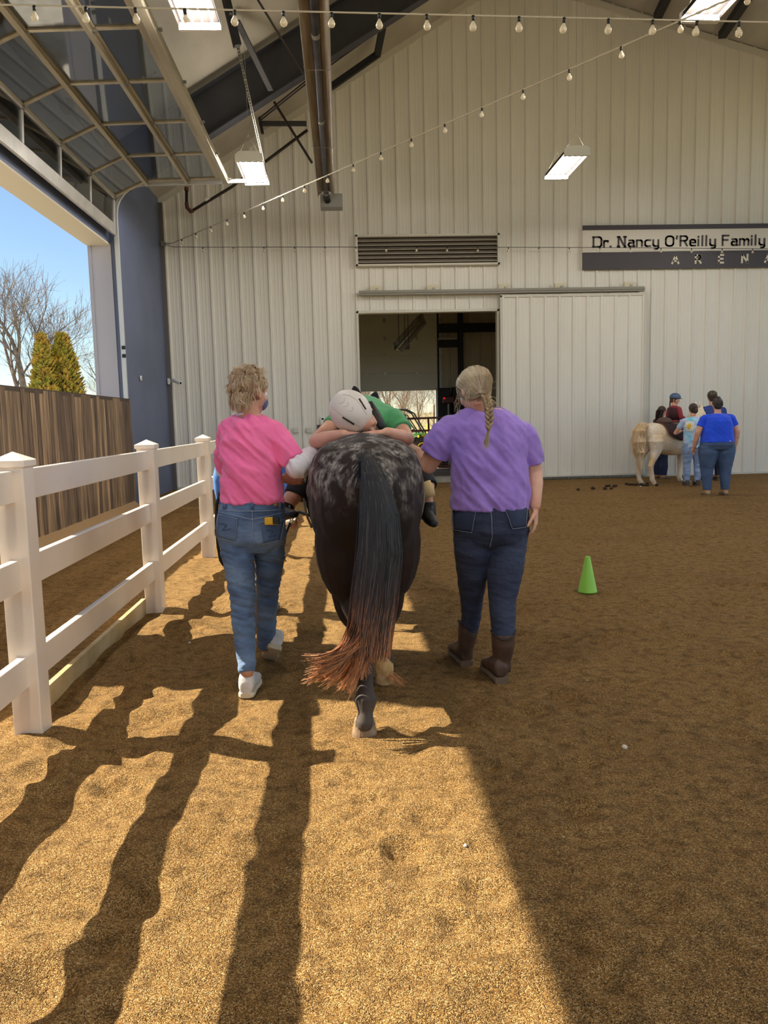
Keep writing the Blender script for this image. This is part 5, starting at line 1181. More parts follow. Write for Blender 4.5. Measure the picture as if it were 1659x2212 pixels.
    rp = nt.nodes.new('ShaderNodeValToRGB'); e = rp.color_ramp.elements; e[0].position = .34; e[0].color = lin((214, 156, 104)); e[1].position = 1.0; e[1].color = lin((30, 28, 28))  # bleached brown tips, lightened further for sunlight catching the wisps
    for p_, c_ in ((.54, (192, 132, 90)), (.66, (96, 62, 46)), (.78, (48, 34, 30)), (.88, (34, 28, 28))): q = e.new(p_); q.color = lin(c_)
    L(a.outputs[0], rp.inputs[0]); q = nt.nodes.new('ShaderNodeMapRange'); q.inputs[1].default_value = 0; q.inputs[2].default_value = 1.2; gm = nt.nodes.new('ShaderNodeMix'); gm.data_type = 'RGBA'; gt = nt.nodes.new('ShaderNodeMath'); gt.operation = 'GREATER_THAN'; gt.inputs[1].default_value = .90; L(g.outputs['Random Per Island'], gt.inputs[0]); L(gt.outputs[0], gm.inputs[0]); L(rp.outputs[0], gm.inputs[6]); gm.inputs[7].default_value = lin((82, 74, 70)); L(gm.outputs[2], B.inputs['Base Color']); B.inputs['Roughness'].default_value = .5
    cen = [(975, 790, 3.68), (990, 793, 3.60), (1020, 803, 3.57), (1060, 812, 3.55), (1110, 818, 3.53), (1200, 819, 3.50), (1300, 808, 3.47), (1380, 798, 3.45), (1440, 792, 3.44)]
    wid = [(975, 8), (990, 15), (1020, 24), (1060, 32), (1110, 40), (1200, 46), (1300, 47), (1380, 45), (1440, 44)]
    def cpt(py, du, dv):
        x = interp([(c[0], c[1]) for c in cen], py) + du * interp(wid, py); Yc = interp([(c[0], c[2]) for c in cen], py)
        return P(x, py, Yc - math.sqrt(max(0, 1 - du * du)) * .06 * dv)
    b = MB(); secs = []
    for py in (984, 1000, 1030, 1070, 1120, 1200, 1280, 1330, 1365, 1385):
        p0 = cpt(py, -.86, 0); p1 = cpt(py, .86, 0); secs.append(((p0 + p1) / 2, (p1 - p0) / 2 * (1 if py < 1340 else (.7 if py < 1380 else .35)), V(0, .045, 0)))
    b.loft(secs, 18); tl = b.build('tail', mat('tail_core', (22, 18, 18), .8, var=(36, 26, 22), vscale=20, stretch=(6, 6, .3)), r, smooth=True)
    st = []
    for k in range(2600):
        du = rr.uniform(-1, 1); dv = rr.uniform(.75, 1.15); w0 = rr.uniform(980, 1010) if rr.random() < .55 else rr.uniform(1000, 1250); end = rr.uniform(1330, 1432)
        wob = rr.uniform(0, 6); du2 = du + rr.gauss(0, .12); pts = []; n = 9
        for i in range(n + 1):
            t = i / n; py = w0 + (end - w0) * t; u_ = du + (du2 - du) * t + .05 * math.sin(wob + t * 5) + .06 * noise.noise(V(du * 4, t * 3, 0)); pts.append(cpt(py, max(-1.12, min(1.12, u_)), dv))
        st.append(pts)
    for k in range(260):
        u_ = rr.gauss(0, .8); a0 = P(790 + rr.gauss(0, 7), 984 + rr.uniform(-6, 10), 3.63); g = P(800 + u_ * 26, 1035 + rr.uniform(-12, 20), 3.55); m_ = a0.lerp(g, .5) + V(0, -.025, .012); st.append([a0, a0.lerp(m_, .5), m_, m_.lerp(g, .5), g])
    # ends blown to the left, gathered into locks
    locks = []
    for k in range(48):
        if k < 38:
            t = (k + rr.random()) / 38; ex = 652 + 120 * t ** 1.2; ey = 1425 + 75 * rr.random() * (.35 + .9 * t); Ye = rr.uniform(3.34, 3.62)
            if k < 3: ey = rr.choice((1421, 1472)) + rr.uniform(-3, 3)
        else: ex, ey, Ye = rr.uniform(772, 812), rr.uniform(1425, 1470), rr.uniform(3.38, 3.46)
        locks.append((ex, ey, Ye, rr.uniform(-1, .2)))
    for k in range(1700):
        ex, ey, Ye, u0 = locks[int(len(locks) * rr.random())]; u0 = max(-1, min(.4, u0 + rr.gauss(0, .22))); cut = rr.random() ** .6
        py0 = rr.uniform(1230, 1330); a0 = cpt(py0, u0, 1.0); a1 = cpt(1398, u0 * .9 - .1, 1.0)
        mid = P((ex + 780) / 2 + 10, (1405 + ey) / 2 + 10, (Ye + 3.42) / 2); a2 = P(ex + rr.gauss(0, 5), ey + rr.gauss(0, 6), Ye)
        pts = []; T_ = .72 + .28 * cut
        for i in range(11):
            t = T_ * i / 10; c_ = [a0, a1, mid, a2]; p = c_[0] * (1 - t) ** 3 + c_[1] * 3 * t * (1 - t) ** 2 + c_[2] * 3 * t * t * (1 - t) + c_[3] * t ** 3; pts.append(p + V(0, 0, .004 * math.sin(t * 7 + k)))
        st.append(pts)
    o = strand_mesh(st, .0019, .0008).build('tail_strands', m, tl, fix=False)
    # saddle pad with a pale edge (lies on the horse)
    b = MB(); xs = []
    for y in (4.78, 5.0, 5.25, 5.5):
        for i in range(25):
            a_ = math.radians(-28 + 236 * i / 24); w = .352 + .0; xs.append(V(hx + .012 * (y - 4) + w * math.cos(a_), y, .96 + .395 * math.sin(a_)))
    b.add(xs, [(j * 25 + i, j * 25 + i + 1, (j + 1) * 25 + i + 1, (j + 1) * 25 + i) for j in range(3) for i in range(24)])
    o = b.build('saddle_pad', mat('black_felt', (26, 26, 30), .9), smooth=True, fix=False); s_ = o.modifiers.new('t', 'SOLIDIFY'); s_.thickness = .018; s_.offset = 1; tag(o, 'black saddle pad with a grey edge on the dark horse under the rider', 'saddle pad')
    b = MB(); b.tube([xs[i] + (xs[i] - V(hx, xs[i].y, .96)).normalized() * .01 + V(0, -.004, 0) for i in range(25)], .008, 6); b.build('edge_binding', mat('grey_binding', (142, 142, 122), .8), o, smooth=True)
    return hx
HX = dark_horse()

# ---------------------------------------------------------------- rider lying on the horse
def rider():
    r = thing('person', 'person in a green shirt lying face down over the rump of the dark horse', 'person', P(790, 940, 4.6))
    m_green = mat('green_jersey', (84, 172, 108), .85, var=(70, 152, 92), vscale=8, sheen=.2)
    f, u = V(.58, -.42, -.68), V(-.62, -.50, .42)
    T = [(V(HX, 5.18, 1.42), V(.165, 0, 0), V(0, 0, .12)), (V(HX, 5.0, 1.45), V(.17, 0, 0), V(0, 0, .115)), (P(785, 905, 4.85), V(.185, 0, 0), V(0, 0, .11)), (P(787, 902, 4.68), V(.20, 0, 0), V(0, 0, .10)), (P(787, 908, 4.55), V(.165, 0, 0), V(0, 0, .075)), (P(785, 912, 4.48), V(.08, 0, 0), V(0, 0, .05))]
    Pv = [(V(HX, 5.38, 1.36), V(.15, 0, 0), V(0, 0, .10)), (V(HX, 5.27, 1.40), V(.18, 0, 0), V(0, 0, .13)), (V(HX, 5.12, 1.42), V(.165, 0, 0), V(0, 0, .12))]
    legs = [([V(HX - .10, 5.22, 1.36), P(700, 985, 5.0), P(662, 1022, 4.88), P(638, 1072, 4.80)], [.10, .098, .088, .072]), ([V(HX + .10, 5.22, 1.36), V(HX + .33, 5.05, 1.15), V(HX + .40, 4.9, .98)], [.10, .09, .075])]
    arms = [dict(p=[P(727, 908, 4.58), P(683, 954, 4.42), P(742, 938, 4.22)], r=[.046, .043, .028], sleeve=.30, loose=1.15, hand=(V(.95, .05, -.05), V(0, .1, -1), 1, .15, .9)),
            dict(p=[P(848, 902, 4.58), P(880, 948, 4.40), P(836, 934, 4.20)], r=[.052, .040, .028], sleeve=.62, loose=1.22, hand=(V(-.98, -.10, -.02), V(0, .1, -1), -1, .10, .92))]
    calf = [([P(643, 1058, 4.82), P(632, 1074, 4.80), P(620, 1092, 4.80), P(612, 1112, 4.80)], [.055, .052, .044, .038]), ([V(HX + .40, 4.9, .98), P(916, 1062, 4.86), P(922, 1088, 4.86), P(926, 1105, 4.85)], [.055, .050, .042, .038])]
    lb = [(l[0][:-1] + q[0], l[1][:-1] + [w / .82 for w in q[1]]) for l, q in zip(legs, calf)]
    sp = dict(legs_body=lb, head=(P(780, 905, 4.32), f, u, .215), torso=T, pelvis=Pv, legs=legs, arms=arms, shirt=m_green, pants=mat('black_shorts', (24, 24, 30), .8), pants_name='riding_shorts', closed=True, shirt_fold=folds(.004, 8, 8, 8, (3, 3)))
    shirt, pants, M = figure(r, sp); c = sp['head'][0]
    b = MB(); b.tube([P(910, 1045, 4.86), P(917, 1062, 4.85), P(920, 1074, 4.85)], [.060, .064, .060], 14); b.build('knee_strap', mat('tan_cloth', (206, 182, 130), .8), r, smooth=True)
    m_bb = mat('black_riding_boot', (24, 22, 26), .55)
    for sh, hl, to in (([P(622, 1084, 4.80), P(616, 1102, 4.80), P(612, 1118, 4.80)], P(600, 1128, 4.86), P(638, 1118, 4.58)), ([P(924, 1086, 4.86), P(926, 1104, 4.85), P(927, 1116, 4.85)], P(912, 1118, 4.92), P(938, 1140, 4.66))):
        b = MB(); b.tube(sh, [.052, .048, .046], 16); d = to - hl; L = d.length; d.normalize(); rt = d.cross(V(0, 0, 1)).normalized(); up = rt.cross(d)
        b.loft([(hl + d * (t * L) + up * (.1 * q / 2), rt * (.042 * w), up * (.1 * q / 2)) for t, q, w in ((0, .6, .6), (.1, 1, .9), (.3, 1, .9), (.5, .75, .9), (.75, .55, 1), (.95, .4, .7), (1, .2, .3))], 16, ex=2.5)
        bo = organic(b, 'boot', m_bb, r, .006, 3); b = MB(); b.box(sh[0].lerp(sh[1], .5) + V(.02, -.046, 0), (.012, .006, .02)); b.build('buckle', m_galv, bo)
    # helmet
    hc = P(757, 889, 4.30); hf, hu = f, (V(-.46, -.72, .46)); rx, fx, ux = frame(hf, hu); Mh = Matrix((rx, fx, ux)).transposed()
    b = MB(); b.ball(hc, (.110, .125, .108), Mh, 40, 26)
    h = b.build('helmet', mat('white_helmet_shell', (226, 216, 206), .42), None, smooth=True); tag(h, 'white riding helmet with dark slot vents worn by the rider on the dark horse', 'helmet')
    t = bvh(h); mv = mat('vent_dark', (58, 42, 34), .8)
    for quad in (((774, 862), (777, 861), (791, 884), (789, 885)), ((739, 902), (741, 900), (766, 915), (764, 918)), ((795, 866), (799, 868), (801, 873), (797, 871))):
        patch(t, quad, 'vent_slot', mv, h, 4, .0015)
    for pth in ([(716, 878), (725, 887), (740, 898), (768, 916), (778, 922)], [(741, 852), (756, 855), (770, 864), (783, 882), (792, 896)], [(733, 872), (740, 871), (744, 866), (744, 860)], [(743, 879), (749, 878), (753, 874), (752, 868)], [(754, 888), (760, 888), (763, 883), (761, 879)]):
        q = stitch(t, pth, off=.0005, step=4)
        if len(q) > 2: b = MB(); b.tube(q, .0011, 5); b.build('shell_crease', mat('crease_grey', (176, 164, 152), .6), h)
    q = [P(x, y, 4.24) for x, y in ((743, 931), (752, 937), (766, 938), (780, 934))]; b = MB(); b.tube(q, .006, 8); b.build('helmet_harness', mat('navy_harness', (34, 34, 56), .8), h, smooth=True)
    b = MB(); b.tube([P(800, 868, 4.42), P(812, 890, 4.40), P(822, 912, 4.36), P(826, 928, 4.34)], [.016, .030, .034, .026], 10, flat=.5); b.build('black_band', m_black, h, smooth=True)  # black band standing in for the horse's neck beyond the rider
    # dark hair under the helmet
    rr = random.Random(4); st = []
    for k in range(220):
        d = V(rr.uniform(.1, .36), rr.uniform(-.15, .15), rr.uniform(-.05, .2)); p = c + M @ (d * .215); q = c + M @ (V(d.x * 1.1, d.y - .05, d.z - .35) * .215); st.append([p, p.lerp(q, .5), q])
    strand_mesh(st, .0014, .0008).build('hair', mat('dark_blonde_hair', (110, 76, 56), .6), r, fix=False)
rider()
# ---------------------------------------------------------------- standing helpers built from one proportioned template
def standing(label, x, Y, H, face, sh=.20, wa=.15, hp=.17, dp=.11, shirt=None, pants=None, skin=None, sleeve=.6, arms=None, legr=.075, hem=.50, head=None, calf=.052, shoe_m=None, loc=None, vox=.008, name='person', shoe_h=.09, rad_arm=.045, stance=.10, gap=0.0):
    g = V(x, Y, 0); r = thing(name, label, 'person', g)
    fwd = V(math.sin(face), math.cos(face), 0); rt = V(math.cos(face), -math.sin(face), 0)
    def W(a, f, z): return g + rt * a + fwd * f + V(0, 0, z)
    def rg(z, w, d, off=0): return (W(0, off, z * H), rt * w, fwd * d)
    T = [rg(hem, hp * 1.04, dp * 1.12), rg(.56, hp * 1.0, dp * 1.1), rg(.62, wa, dp), rg(.70, (wa + sh) / 2, dp * 1.02), rg(.76, sh * .93, dp), rg(.80, sh * .85, dp * .85), rg(.825, sh * .55, dp * .6), rg(.84, .065, .06)]
    Pv = [rg(.45, hp * .70, dp * .5), rg(.475, hp * .96, dp * .95), rg(.52, hp * 1.02, dp * 1.15), rg(.57, hp * .96, dp * 1.05), rg(.60, wa * .98, dp * .95)]
    legs = []; feet = []
    for q in (-1, 1):
        legs.append(([W(q * hp * .5, 0, .50 * H), W(q * hp * .52, 0, .44 * H), W(q * (hp * .5 + stance) / 2 * 1.02, .01, .36 * H), W(q * stance, .02, .27 * H), W(q * stance, .0, .17 * H), W(q * stance, -.01, .055 * H)], [legr * 1.2, legr * 1.2, legr * 1.02, legr * .80, calf, calf * .82]))
        feet.append(W(q * stance, -.07, 0))
    A = []
    for q in (-1, 1):
        d = (arms or {}).get(q)
        p = [W(q * sh * .93, 0, .79 * H)] + ([W(*d[0]), W(*d[1])] if d else [W(q * (sh + .03), -.01, .62 * H), W(q * (sh + .03), .04, .48 * H)])
        hd = (p[2] - p[1]).normalized(); A.append(dict(p=p, r=[rad_arm, rad_arm * .88, rad_arm * .62], sleeve=sleeve, loose=1.2, hand=(hd, rt * -q if not d else V(0, 0, -1), q, .4, .9)))
    hy = head or (face, 0); hf = V(math.sin(hy[0]) * math.cos(hy[1]), math.cos(hy[0]) * math.cos(hy[1]), math.sin(hy[1])); s = H * .135
    sp = dict(head=(W(0, .03, H * .927), hf, V(0, 0, 1) - hf * hf.z * .5, s), torso=T, pelvis=Pv, legs=legs, arms=A, shirt=shirt, pants=pants, skin=skin or m_skin, voxel=vox, shirt_fold=folds(.006, 5, 5, 7, (6, 6), x), pants_fold=folds(.004, 5, 5, 14, (4, 4), x))
    s1, s2, M = figure(r, sp)
    for f_ in feet: shoe(r, 'shoe', f_, f_ + fwd * .26 + rt * 0, shoe_m or m_boot, m_bsole, shoe_h, .046)
    return r, s1, s2, sp['head'][0], M, s
def hair_short(r, c, M, s, m, seed, n=900, tail=None, k=1.03):
    b = MB(); hair_base(b, c, M, s, k); h = organic(b, 'hair', m, r, .007, 2); rr = random.Random(seed); st = []
    for d in cap_dirs(rr, n, .4, -.4):
        p = V(d.x * .37, d.y * .43 - .07, d.z * .39 + .14) * s; q = V(d.x * .36, d.y * .42 - .10, d.z * .39 + .14 - .12) * s * 1.04; st.append([c + M @ p, c + M @ p.lerp(q, .5), c + M @ q])
    strand_mesh(st, .0022, .0012).build('hair_strands', m, h, fix=False); return h
m_brown = mat('brown_hair', (74, 54, 42), .6, var=(58, 42, 34), vscale=12)
m_royal = mat('royal_blue_jersey', (30, 84, 240), .85, var=(26, 76, 228), vscale=6, sheen=.15)
# woman in royal blue
a = PZ(1552, 1070, 0)
r, s1, s2, c, M, s = standing('woman in a royal blue t-shirt and jeans standing at the far right', a.x, a.y + .1, 1.66, .05, sh=.245, wa=.27, hp=.275, dp=.20, shirt=m_royal, pants=mat('mid_denim', (76, 98, 134), .85, var=(62, 84, 118), vscale=6), legr=.14, calf=.085, hem=.545, shoe_m=mat('tan_shoe', (176, 150, 108), .7), shoe_h=.07, rad_arm=.058, stance=.155,
    arms={-1: ((-.33, .0, 1.08), (-.35, .10, .84)), 1: ((.33, -.02, 1.08), (.33, .04, .86))})
hair_short(r, c, M, s, mat('dark_hair', (52, 40, 38), .5, var=(40, 32, 32), vscale=14), 3)
b = MB(); b.ball(c + M @ (V(0, -.12, .52) * s), .030); b.ball(c + M @ (V(.05, -.14, .46) * s), .036); b.build('hair_bun', MATS['dark_hair'], r, smooth=True)
b = MB(); b.box(c + V(.07, -.215, -.62), (.08, .012, .02)); 
t = bvh(s2); patch(t, ((1571, 951), (1578, 951), (1578, 954), (1571, 954)), 'waist_label', m_white, s2, 2, .006)
# girl in tie dye
m = bpy.data.materials.new('tie_dye'); m.use_nodes = True; nt = m.node_tree; L = nt.links.new; B = nt.nodes['Principled BSDF']; tc = nt.nodes.new('ShaderNodeTexCoord'); n = nt.nodes.new('ShaderNodeTexNoise'); n.inputs['Scale'].default_value = 3.4; n.inputs['Detail'].default_value = 2; L(tc.outputs['Object'], n.inputs['Vector'])
rp = nt.nodes.new('ShaderNodeValToRGB'); e = rp.color_ramp.elements; e[0].position = .36; e[0].color = lin((120, 190, 232)); e[1].position = .66; e[1].color = lin((128, 206, 226))
for p_, c_ in ((.45, (170, 214, 240)), (.52, (200, 202, 236)), (.6, (176, 220, 240))): q = e.new(p_); q.color = lin(c_)
L(n.outputs[0], rp.inputs[0]); L(rp.outputs[0], B.inputs['Base Color']); B.inputs['Roughness'].default_value = .85
a = PZ(1497, 1051, 0)
r, s1, s2, c, M, s = standing('girl in a pale blue t-shirt with a daisy on the back beside the pony', a.x, a.y + .05, 1.60, .12, sh=.185, wa=.175, hp=.175, dp=.115, shirt=m, pants=m_denim_l, legr=.088, calf=.066, hem=.47, shoe_m=mat('dark_ankle_boot', (72, 62, 60), .6), shoe_h=.15, stance=.10,
    arms={-1: ((-.30, .10, 1.03), (-.14, .34, 1.06)), 1: ((.24, .0, 1.0), (.24, .10, .80))})
hair_short(r, c, M, s, m_brown, 5)
b = MB(); b.ball(c + M @ (V(.12, -.38, -.12) * s), (.045, .04, .06)); b.build('hair_bun', m_brown, r, smooth=True)
t = bvh(s1); cc = P(1491.5, 921, a.y); 
def dot(px, py, off): return hit(t, px, py, off)
ce = (1490, 921); b = MB()
for k in range(18):
    an = 2 * math.pi * k / 18; pts = [dot(ce[0] + math.cos(an) * q, ce[1] + math.sin(an) * q * 1.05, .010 + .001 * (k % 2)) for q in (3, 6.5, 10, 13.5 - (k % 3))]
    if all(p is not None for p in pts):
        dd = (pts[-1] - pts[0]).normalized(); pw = dd.cross(V(0, 1, 0)).normalized(); b.loft([(p, pw * w, V(0, .004, 0)) for p, w in zip(pts, (.008, .013, .014, .005))], 8)
b.build('daisy_petals', mat('daisy_white', (240, 238, 226), .8), s1, smooth=True)
b = MB(); pc = dot(ce[0], ce[1], .012); b.ball(pc, (.05, .012, .055)); b.build('daisy_centre', mat('daisy_yellow', (236, 190, 60), .8), s1, smooth=True)
# man in camouflage cap
a = PZ(1535, 1037, 0)
r, s1, s2, c, M, s = standing('man in a camouflage cap and navy blue shirt standing behind the woman in royal blue', a.x + .0, a.y, 1.86, .1, sh=.25, wa=.21, hp=.20, dp=.14, shirt=mat('navy_jersey', (52, 72, 140), .85), pants=mat('navy_jeans', (30, 38, 66), .85), legr=.10, calf=.072, hem=.50, stance=.14)
hair_short(r, c, M, s, m_brown, 6, 300)
b = MB(); b.ball(c + M @ (V(0, -.05, .24) * s), Vector((.385, .45, .34)) * s, M, 22, 14); cp = b.build('camouflage_cap', mat('camo', (104, 98, 76), .9, var=(62, 58, 44), vscale=28, vlo=.48, vhi=.52), None, smooth=True); tag(cp, 'camouflage cap on the head of the man behind the royal blue shirt', 'cap')
b = MB(); q = c + M @ (V(0, .48, .12) * s); b.loft([(q + M @ V(0, -.03, 0), M @ V(.07, 0, 0), M @ V(0, 0, .006)), (q + M @ V(0, .05, -.01), M @ V(.05, 0, 0), M @ V(0, 0, .005))], 14); b.build('cap_brim', MATS['camo'], cp)
# side walker beyond the pony
a = PZ(1434, 1037, 0)
r, s1, s2, c, M, s = standing('side walker with long brown hair and dark flared jeans standing behind the pony', a.x + .06, a.y + .35, 1.58, 1.2, sh=.18, wa=.15, hp=.16, dp=.12, shirt=mat('brown_jumper', (84, 62, 56), .9), pants=mat('indigo_jeans', (28, 38, 72), .85), legr=.095, calf=.10, hem=.50, sleeve=1.95, stance=.09,
    arms={-1: ((-.1, .22, 1.0), (.0, .40, 1.0)), 1: ((.1, .25, 1.0), (.0, .42, 1.02))}, shoe_m=mat('tan_boot', (140, 106, 70), .7))
rr = random.Random(8); h = hair_short(r, c, M, s, m_brown, 8, 500, k=1.06); st = []
for k in range(500): d = V(rr.uniform(-.34, .34), rr.uniform(-.5, -.1), rr.uniform(-.1, .2)) * s; p = c + M @ d; st.append([p, p + M @ V(0, -.02, -.1), p + M @ V(rr.gauss(0, .01), -.03 + rr.gauss(0, .01), -.22)])
strand_mesh(st, .003, .0015).build('long_hair', m_brown, r, fix=False)

# ---------------------------------------------------------------- pony with young rider
def pony():
    x0 = P(1386, 950, 15.55).x; Y = 15.55; KS = 1.09
    r = thing('pony', 'shaggy cream palomino pony standing side on by the gable wall', 'pony', V(x0 + .4, Y, 0))
    dx = V(.92, .39, 0).normalized(); dy = V(-dx.y, dx.x, 0); o = V(x0 + .05, Y, 0)
    def W(a, q, z): return o + dx * (a * .88) + dy * q + V(0, 0, z * KS)
    b = MB(); S = [(.0, .98, .05, .06), (.04, .93, .15, .19), (.14, .88, .22, .27), (.30, .86, .25, .30), (.50, .83, .26, .29), (.75, .80, .285, .30), (1.0, .80, .28, .30), (1.2, .84, .25, .30), (1.38, .88, .18, .25), (1.46, .90, .09, .14)]
    b.loft([(W(a, 0, z), dy * w, V(0, 0, h)) for a, z, w, h in S], 24, ex=2.1)
    b.capsule([W(1.25, 0, .95), W(1.50, 0, 1.15), W(1.68, 0, 1.30)], [.19, .15, .11]); b.capsule([W(1.66, 0, 1.32), W(1.86, 0, 1.16), W(2.0, 0, 1.0)], [.11, .085, .06])
    for q in (-.13, .13):
        k = 0 if q < 0 else -.10
        b.capsule([W(.20 + k, q, .80), W(.20 + k, q, .62), W(.10 + k, q, .43), W(.06 + k, q, .36), W(.10 + k, q, .20), W(.12 + k, q, .10), W(.17 + k, q, .04)], [.17, .115, .062, .056, .044, .050, .05])
        k = 0 if q < 0 else .08
        b.capsule([W(1.18 + k, q, .75), W(1.18 + k, q, .5), W(1.18 + k, q, .38), W(1.17 + k, q, .2), W(1.17 + k, q, .10), W(1.21 + k, q, .04)], [.12, .07, .058, .042, .052, .05])
    m_p = mat('palomino_coat', (236, 222, 202), .85, var=(222, 188, 136), vscale=2.4, bump=(60, .5, .006), vlo=.42, vhi=.70)
    organic(b, 'body', m_p, r, .011, 3, lambda p: .006 * noise.noise(p * 9) + .003 * noise.noise(p * 30))
    rr = random.Random(9); st = []
    for k in range(1500):
        an = rr.gauss(0, 1); a0 = W(rr.uniform(-.02, .06), rr.gauss(0, .03), 1.08 + rr.gauss(0, .02)); w = rr.gauss(0, .055); e = rr.uniform(.16, .5)
        w *= .75; e = rr.uniform(.30, .66); st.append([a0, W(-.08 + w * .6, rr.gauss(0, .04), 1.09 + rr.gauss(0, .02)), W(-.17 + w, rr.gauss(0, .05), 1.0), W(-.20 + w * 1.1, rr.gauss(0, .05), .80), W(-.15 + w * .9, rr.gauss(0, .05), .60), W(-.11 + w * .35, rr.gauss(0, .03), e)])
    tl = strand_mesh(st, .006, .003).build('tail', mat('flaxen_hair', (255, 244, 218), .6, var=(232, 200, 152), vscale=1.4, stretch=(1, 1, 1), island=.35), r, fix=False)
    st = []
    for k in range(300): t = rr.random(); p = W(1.2, 0, 1.14).lerp(W(1.7, 0, 1.42), t); st.append([p, p + dy * -.06 + V(0, 0, .02), p + dy * -.13 + V(0, 0, -.12)])
    strand_mesh(st, .005, .003).build('mane', MATS['flaxen_hair'], r, fix=False)
    for a, q in ((.20, -.13), (.10, .13), (1.23, -.13), (1.31, .13)):
        b = MB(); c = W(a, q, 0); b.loft([(c + V(0, 0, -.01), dx * .062, dy * .055), (c + V(0, 0, .01), dx * .062, dy * .055), (c - dx * .012 + V(0, 0, .06), dx * .045, dy * .042)], 16); b.build('hoof', MATS['hoof_horn'], r)
    for q in (-.05, .05): b = MB(); p = W(1.64, q, 1.40); b.tube([p, p + V(0, 0, .06), p + V(0, 0, .12)], [.025, .028, .004], 10, flat=.6); b.build('ear', m_p, r, smooth=True)
    # saddle cloth
    b = MB(); g = []
    for a in (.42, .54, .74, .96, 1.14):
        for i in range(21):
            an = math.radians(8 + 164 * i / 20 - (0 if a > .55 else 0)); k = 18 * max(0, .7 - a); an = math.radians(90 + (-1 + 2 * i / 20) * (92 - 110 * max(0, .64 - a))); g.append(W(a, 0, .82) + dy * (.31 * math.cos(an)) + V(0, 0, .335 * math.sin(an)))
    b.add(g, [(j * 21 + i, j * 21 + i + 1, (j + 1) * 21 + i + 1, (j + 1) * 21 + i) for j in range(4) for i in range(20)])
    o2 = b.build('saddle_cloth', mat('dark_maroon_cloth', (54, 34, 36), .85), None, smooth=True, fix=False); q = o2.modifiers.new('t', 'SOLIDIFY'); q.thickness = .02; q.offset = 1; tag(o2, 'dark saddle cloth with brown piping on the cream pony', 'saddle cloth')
    b = MB(); b.tube([g[i] for i in range(21)], .010, 6); b.tube([g[j * 21 + 20] for j in range(5)], .010, 6); b.tube([g[j * 21] for j in range(5)], .010, 6); b.build('piping', mat('piping_brown', (122, 84, 62), .8), o2, smooth=True)
    b = MB(); b.ball(W(.60, 0, 1.15), (.15, .16, .09)); b.ball(W(.84, 0, 1.10), (.20, .20, .06)); sd2 = tag(b.build('saddle', mat('brown_saddle', (92, 68, 60), .6), smooth=True), 'brown padded saddle seat on the cream pony behind the child', 'saddle')
    # child
    H0 = W(.90, 0, 1.12); r2 = thing('person', 'child in a blue helmet and dark red top sitting on the cream pony', 'person', H0)
    up = V(0, 0, 1); f = dx
    def K(a, q, z): return H0 + dx * a + dy * q + V(0, 0, z)
    m_red = mat('dark_red_top', (150, 50, 62), .85)
    T = [(K(-.01, 0, .0), dy * .12, dx * .10), (K(0, 0, .1), dy * .115, dx * .09), (K(0, 0, .2), dy * .125, dx * .095), (K(.0, 0, .29), dy * .13, dx * .09), (K(0, 0, .33), dy * .08, dx * .06), (K(0, 0, .35), dy * .045, dx * .045)]
    Pv = [(K(0, 0, -.09), dy * .10, dx * .10), (K(0, 0, -.03), dy * .135, dx * .12), (K(0, 0, .03), dy * .12, dx * .10)]
    legs = [([K(.0, q * .08, -.04), K(.16, q * .30, -.10), K(.20, q * .34, -.34), K(.16, q * .34, -.46)], [.075, .07, .052, .045]) for q in (-1, 1)]
    arms = [dict(p=[K(-.0, q * .13, .28), K(-.0, q * .18, .12), K(.20, q * .08, .08)], r=[.040, .034, .024], sleeve=1.95, hand=(V(*dx), V(0, 0, -1), 1, .5, .7)) for q in (-1, 1)]
    sp = dict(head=(K(.02, 0, .47), V(.80, -.55, -.1), up, .20), torso=T, pelvis=Pv, legs=legs, arms=arms, shirt=m_red, pants=mat('black_leggings', (26, 26, 34), .85), pants_name='leggings', voxel=.007)
    s1, s2, M = figure(r2, sp); c = sp['head'][0]; s = .20
    b = MB(); b.loft([(K(0, 0, z), dy * (w + .012), dx * (w * .78 + .012)) for z, w in ((.06, .115), (.2, .125), (.29, .12), (.31, .1))], 20); b.build('safety_vest', mat('maroon_vest', (66, 30, 38), .8), r2, smooth=True)
    hair_short(r2, c, M, s, MATS['dark_blonde_hair'], 12, 200); st = []
    for k in range(160): p = c + M @ (V(rr.uniform(-.2, .2), -.4, rr.uniform(-.2, .1)) * s); st.append([p, p - f * .03 + V(0, 0, -.06), p - f * .02 + V(0, 0, -.16)])
    strand_mesh(st, .003, .0015).build('ponytail', MATS['dark_blonde_hair'], r2, fix=False)
    b = MB(); b.ball(c + M @ (V(0, -.02, .22) * s), Vector((.50, .56, .44)) * s, M, 24, 16); b.v = [v if (M.transposed() @ (v - c)).z > .10 * s else v - (M @ V(0, 0, 1)) * ((M.transposed() @ (v - c)).z - .10 * s) for v in b.v]
    hl = tag(b.build('helmet', mat('slate_blue_helmet', (72, 96, 130), .35), None, smooth=True), 'slate blue riding helmet on the child riding the pony', 'helmet')
    b = MB(); q = c + M @ (V(0, .5, .12) * s); b.loft([(q, M @ V(.06, 0, 0), M @ V(0, 0, .008)), (q + M @ V(0, .03, -.004), M @ V(.035, 0, 0), M @ V(0, 0, .006))], 12); b.build('visor', MATS['slate_blue_helmet'], hl)
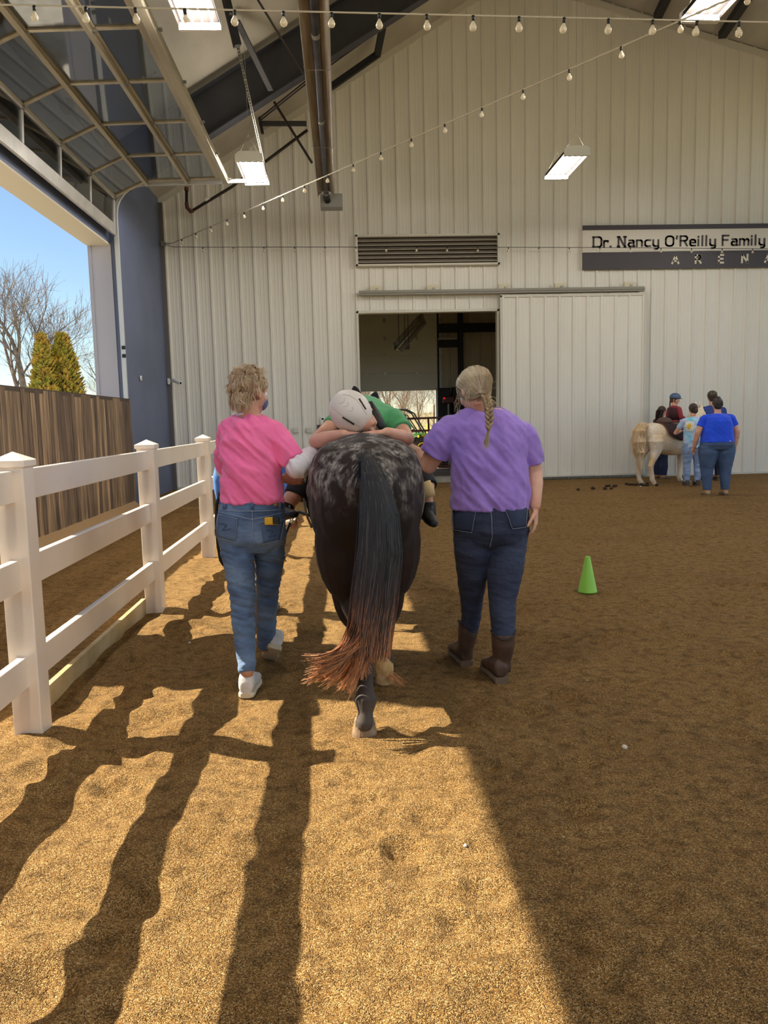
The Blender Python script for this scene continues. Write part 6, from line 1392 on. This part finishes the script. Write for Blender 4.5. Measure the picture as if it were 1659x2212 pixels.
    b = MB(); b.tube([c + M @ (V(q_ * s, .05 * s, z_ * s)) for q_, z_ in ((-.42, .08), (-.33, -.25), (0, -.50), (.33, -.25), (.42, .08))], .006, 6); b.build('black_band', m_black, hl, smooth=True)  # chin strap of the child's helmet
    for q in (-1, 1): shoe(r2, 'shoe', K(.12, q * .34, -.55), K(.28, q * .34, -.52), m_black, m_bsole, .08, .035)
pony()

# ---------------------------------------------------------------- leader walking in front, mostly hidden
a = V(P(552, 1200, 5.9).x, 5.85, 0)
m_chamb = mat('bright_blue_denim_shirt', (96, 140, 214), .85, var=(74, 116, 190), vscale=9)
r, s1, s2, c, M, s = standing('person in a bright blue denim shirt mostly hidden behind the woman in pink', a.x, a.y, 1.58, .1, sh=.185, wa=.15, hp=.17, dp=.12, shirt=m_chamb, pants=m_denim, legr=.085, calf=.06, hem=.52, sleeve=1.9,
    arms={-1: ((-.235, .02, 1.0), (-.235, .06, .80)), 1: ((.26, -.05, 1.02), (.33, -.30, .80))}, vox=.007, shoe_m=mat('grey_trainer', (150, 148, 146), .7))
hair_short(r, c, M, s, m_brown, 14, 300)
gp = P(636, 1108, 5.45); b = MB(); hand_shapes(b, gp + V(-.02, 0, .05), V(.3, -.2, -1), V(-1, -.3, 0), 1, 1.1, 1.05); organic(b, 'work_glove', mat('cream_glove', (206, 196, 180), .9), r, .005, 2, label='cream work glove')
b = MB(); b.tube([P(700, 1128, 5.2), P(672, 1114, 5.3), P(648, 1106, 5.40), P(636, 1110, 5.42), P(628, 1124, 5.42), P(618, 1150, 5.42), P(604, 1178, 5.44)], .011, 8); tag(b.build('lead_rope', m_black, smooth=True), 'black lead rope running from the cream glove to the horse', 'rope')
b = MB(); b.tube([P(476, 1062, 4.62), P(468, 1090, 4.62), P(467, 1130, 4.62), P(471, 1180, 4.62), P(476, 1210, 4.62), P(484, 1222, 4.62)], .009, 8); tag(b.build('hanging_strap', m_black, smooth=True), 'thin black strap hanging at the left hip of the woman in pink', 'strap')
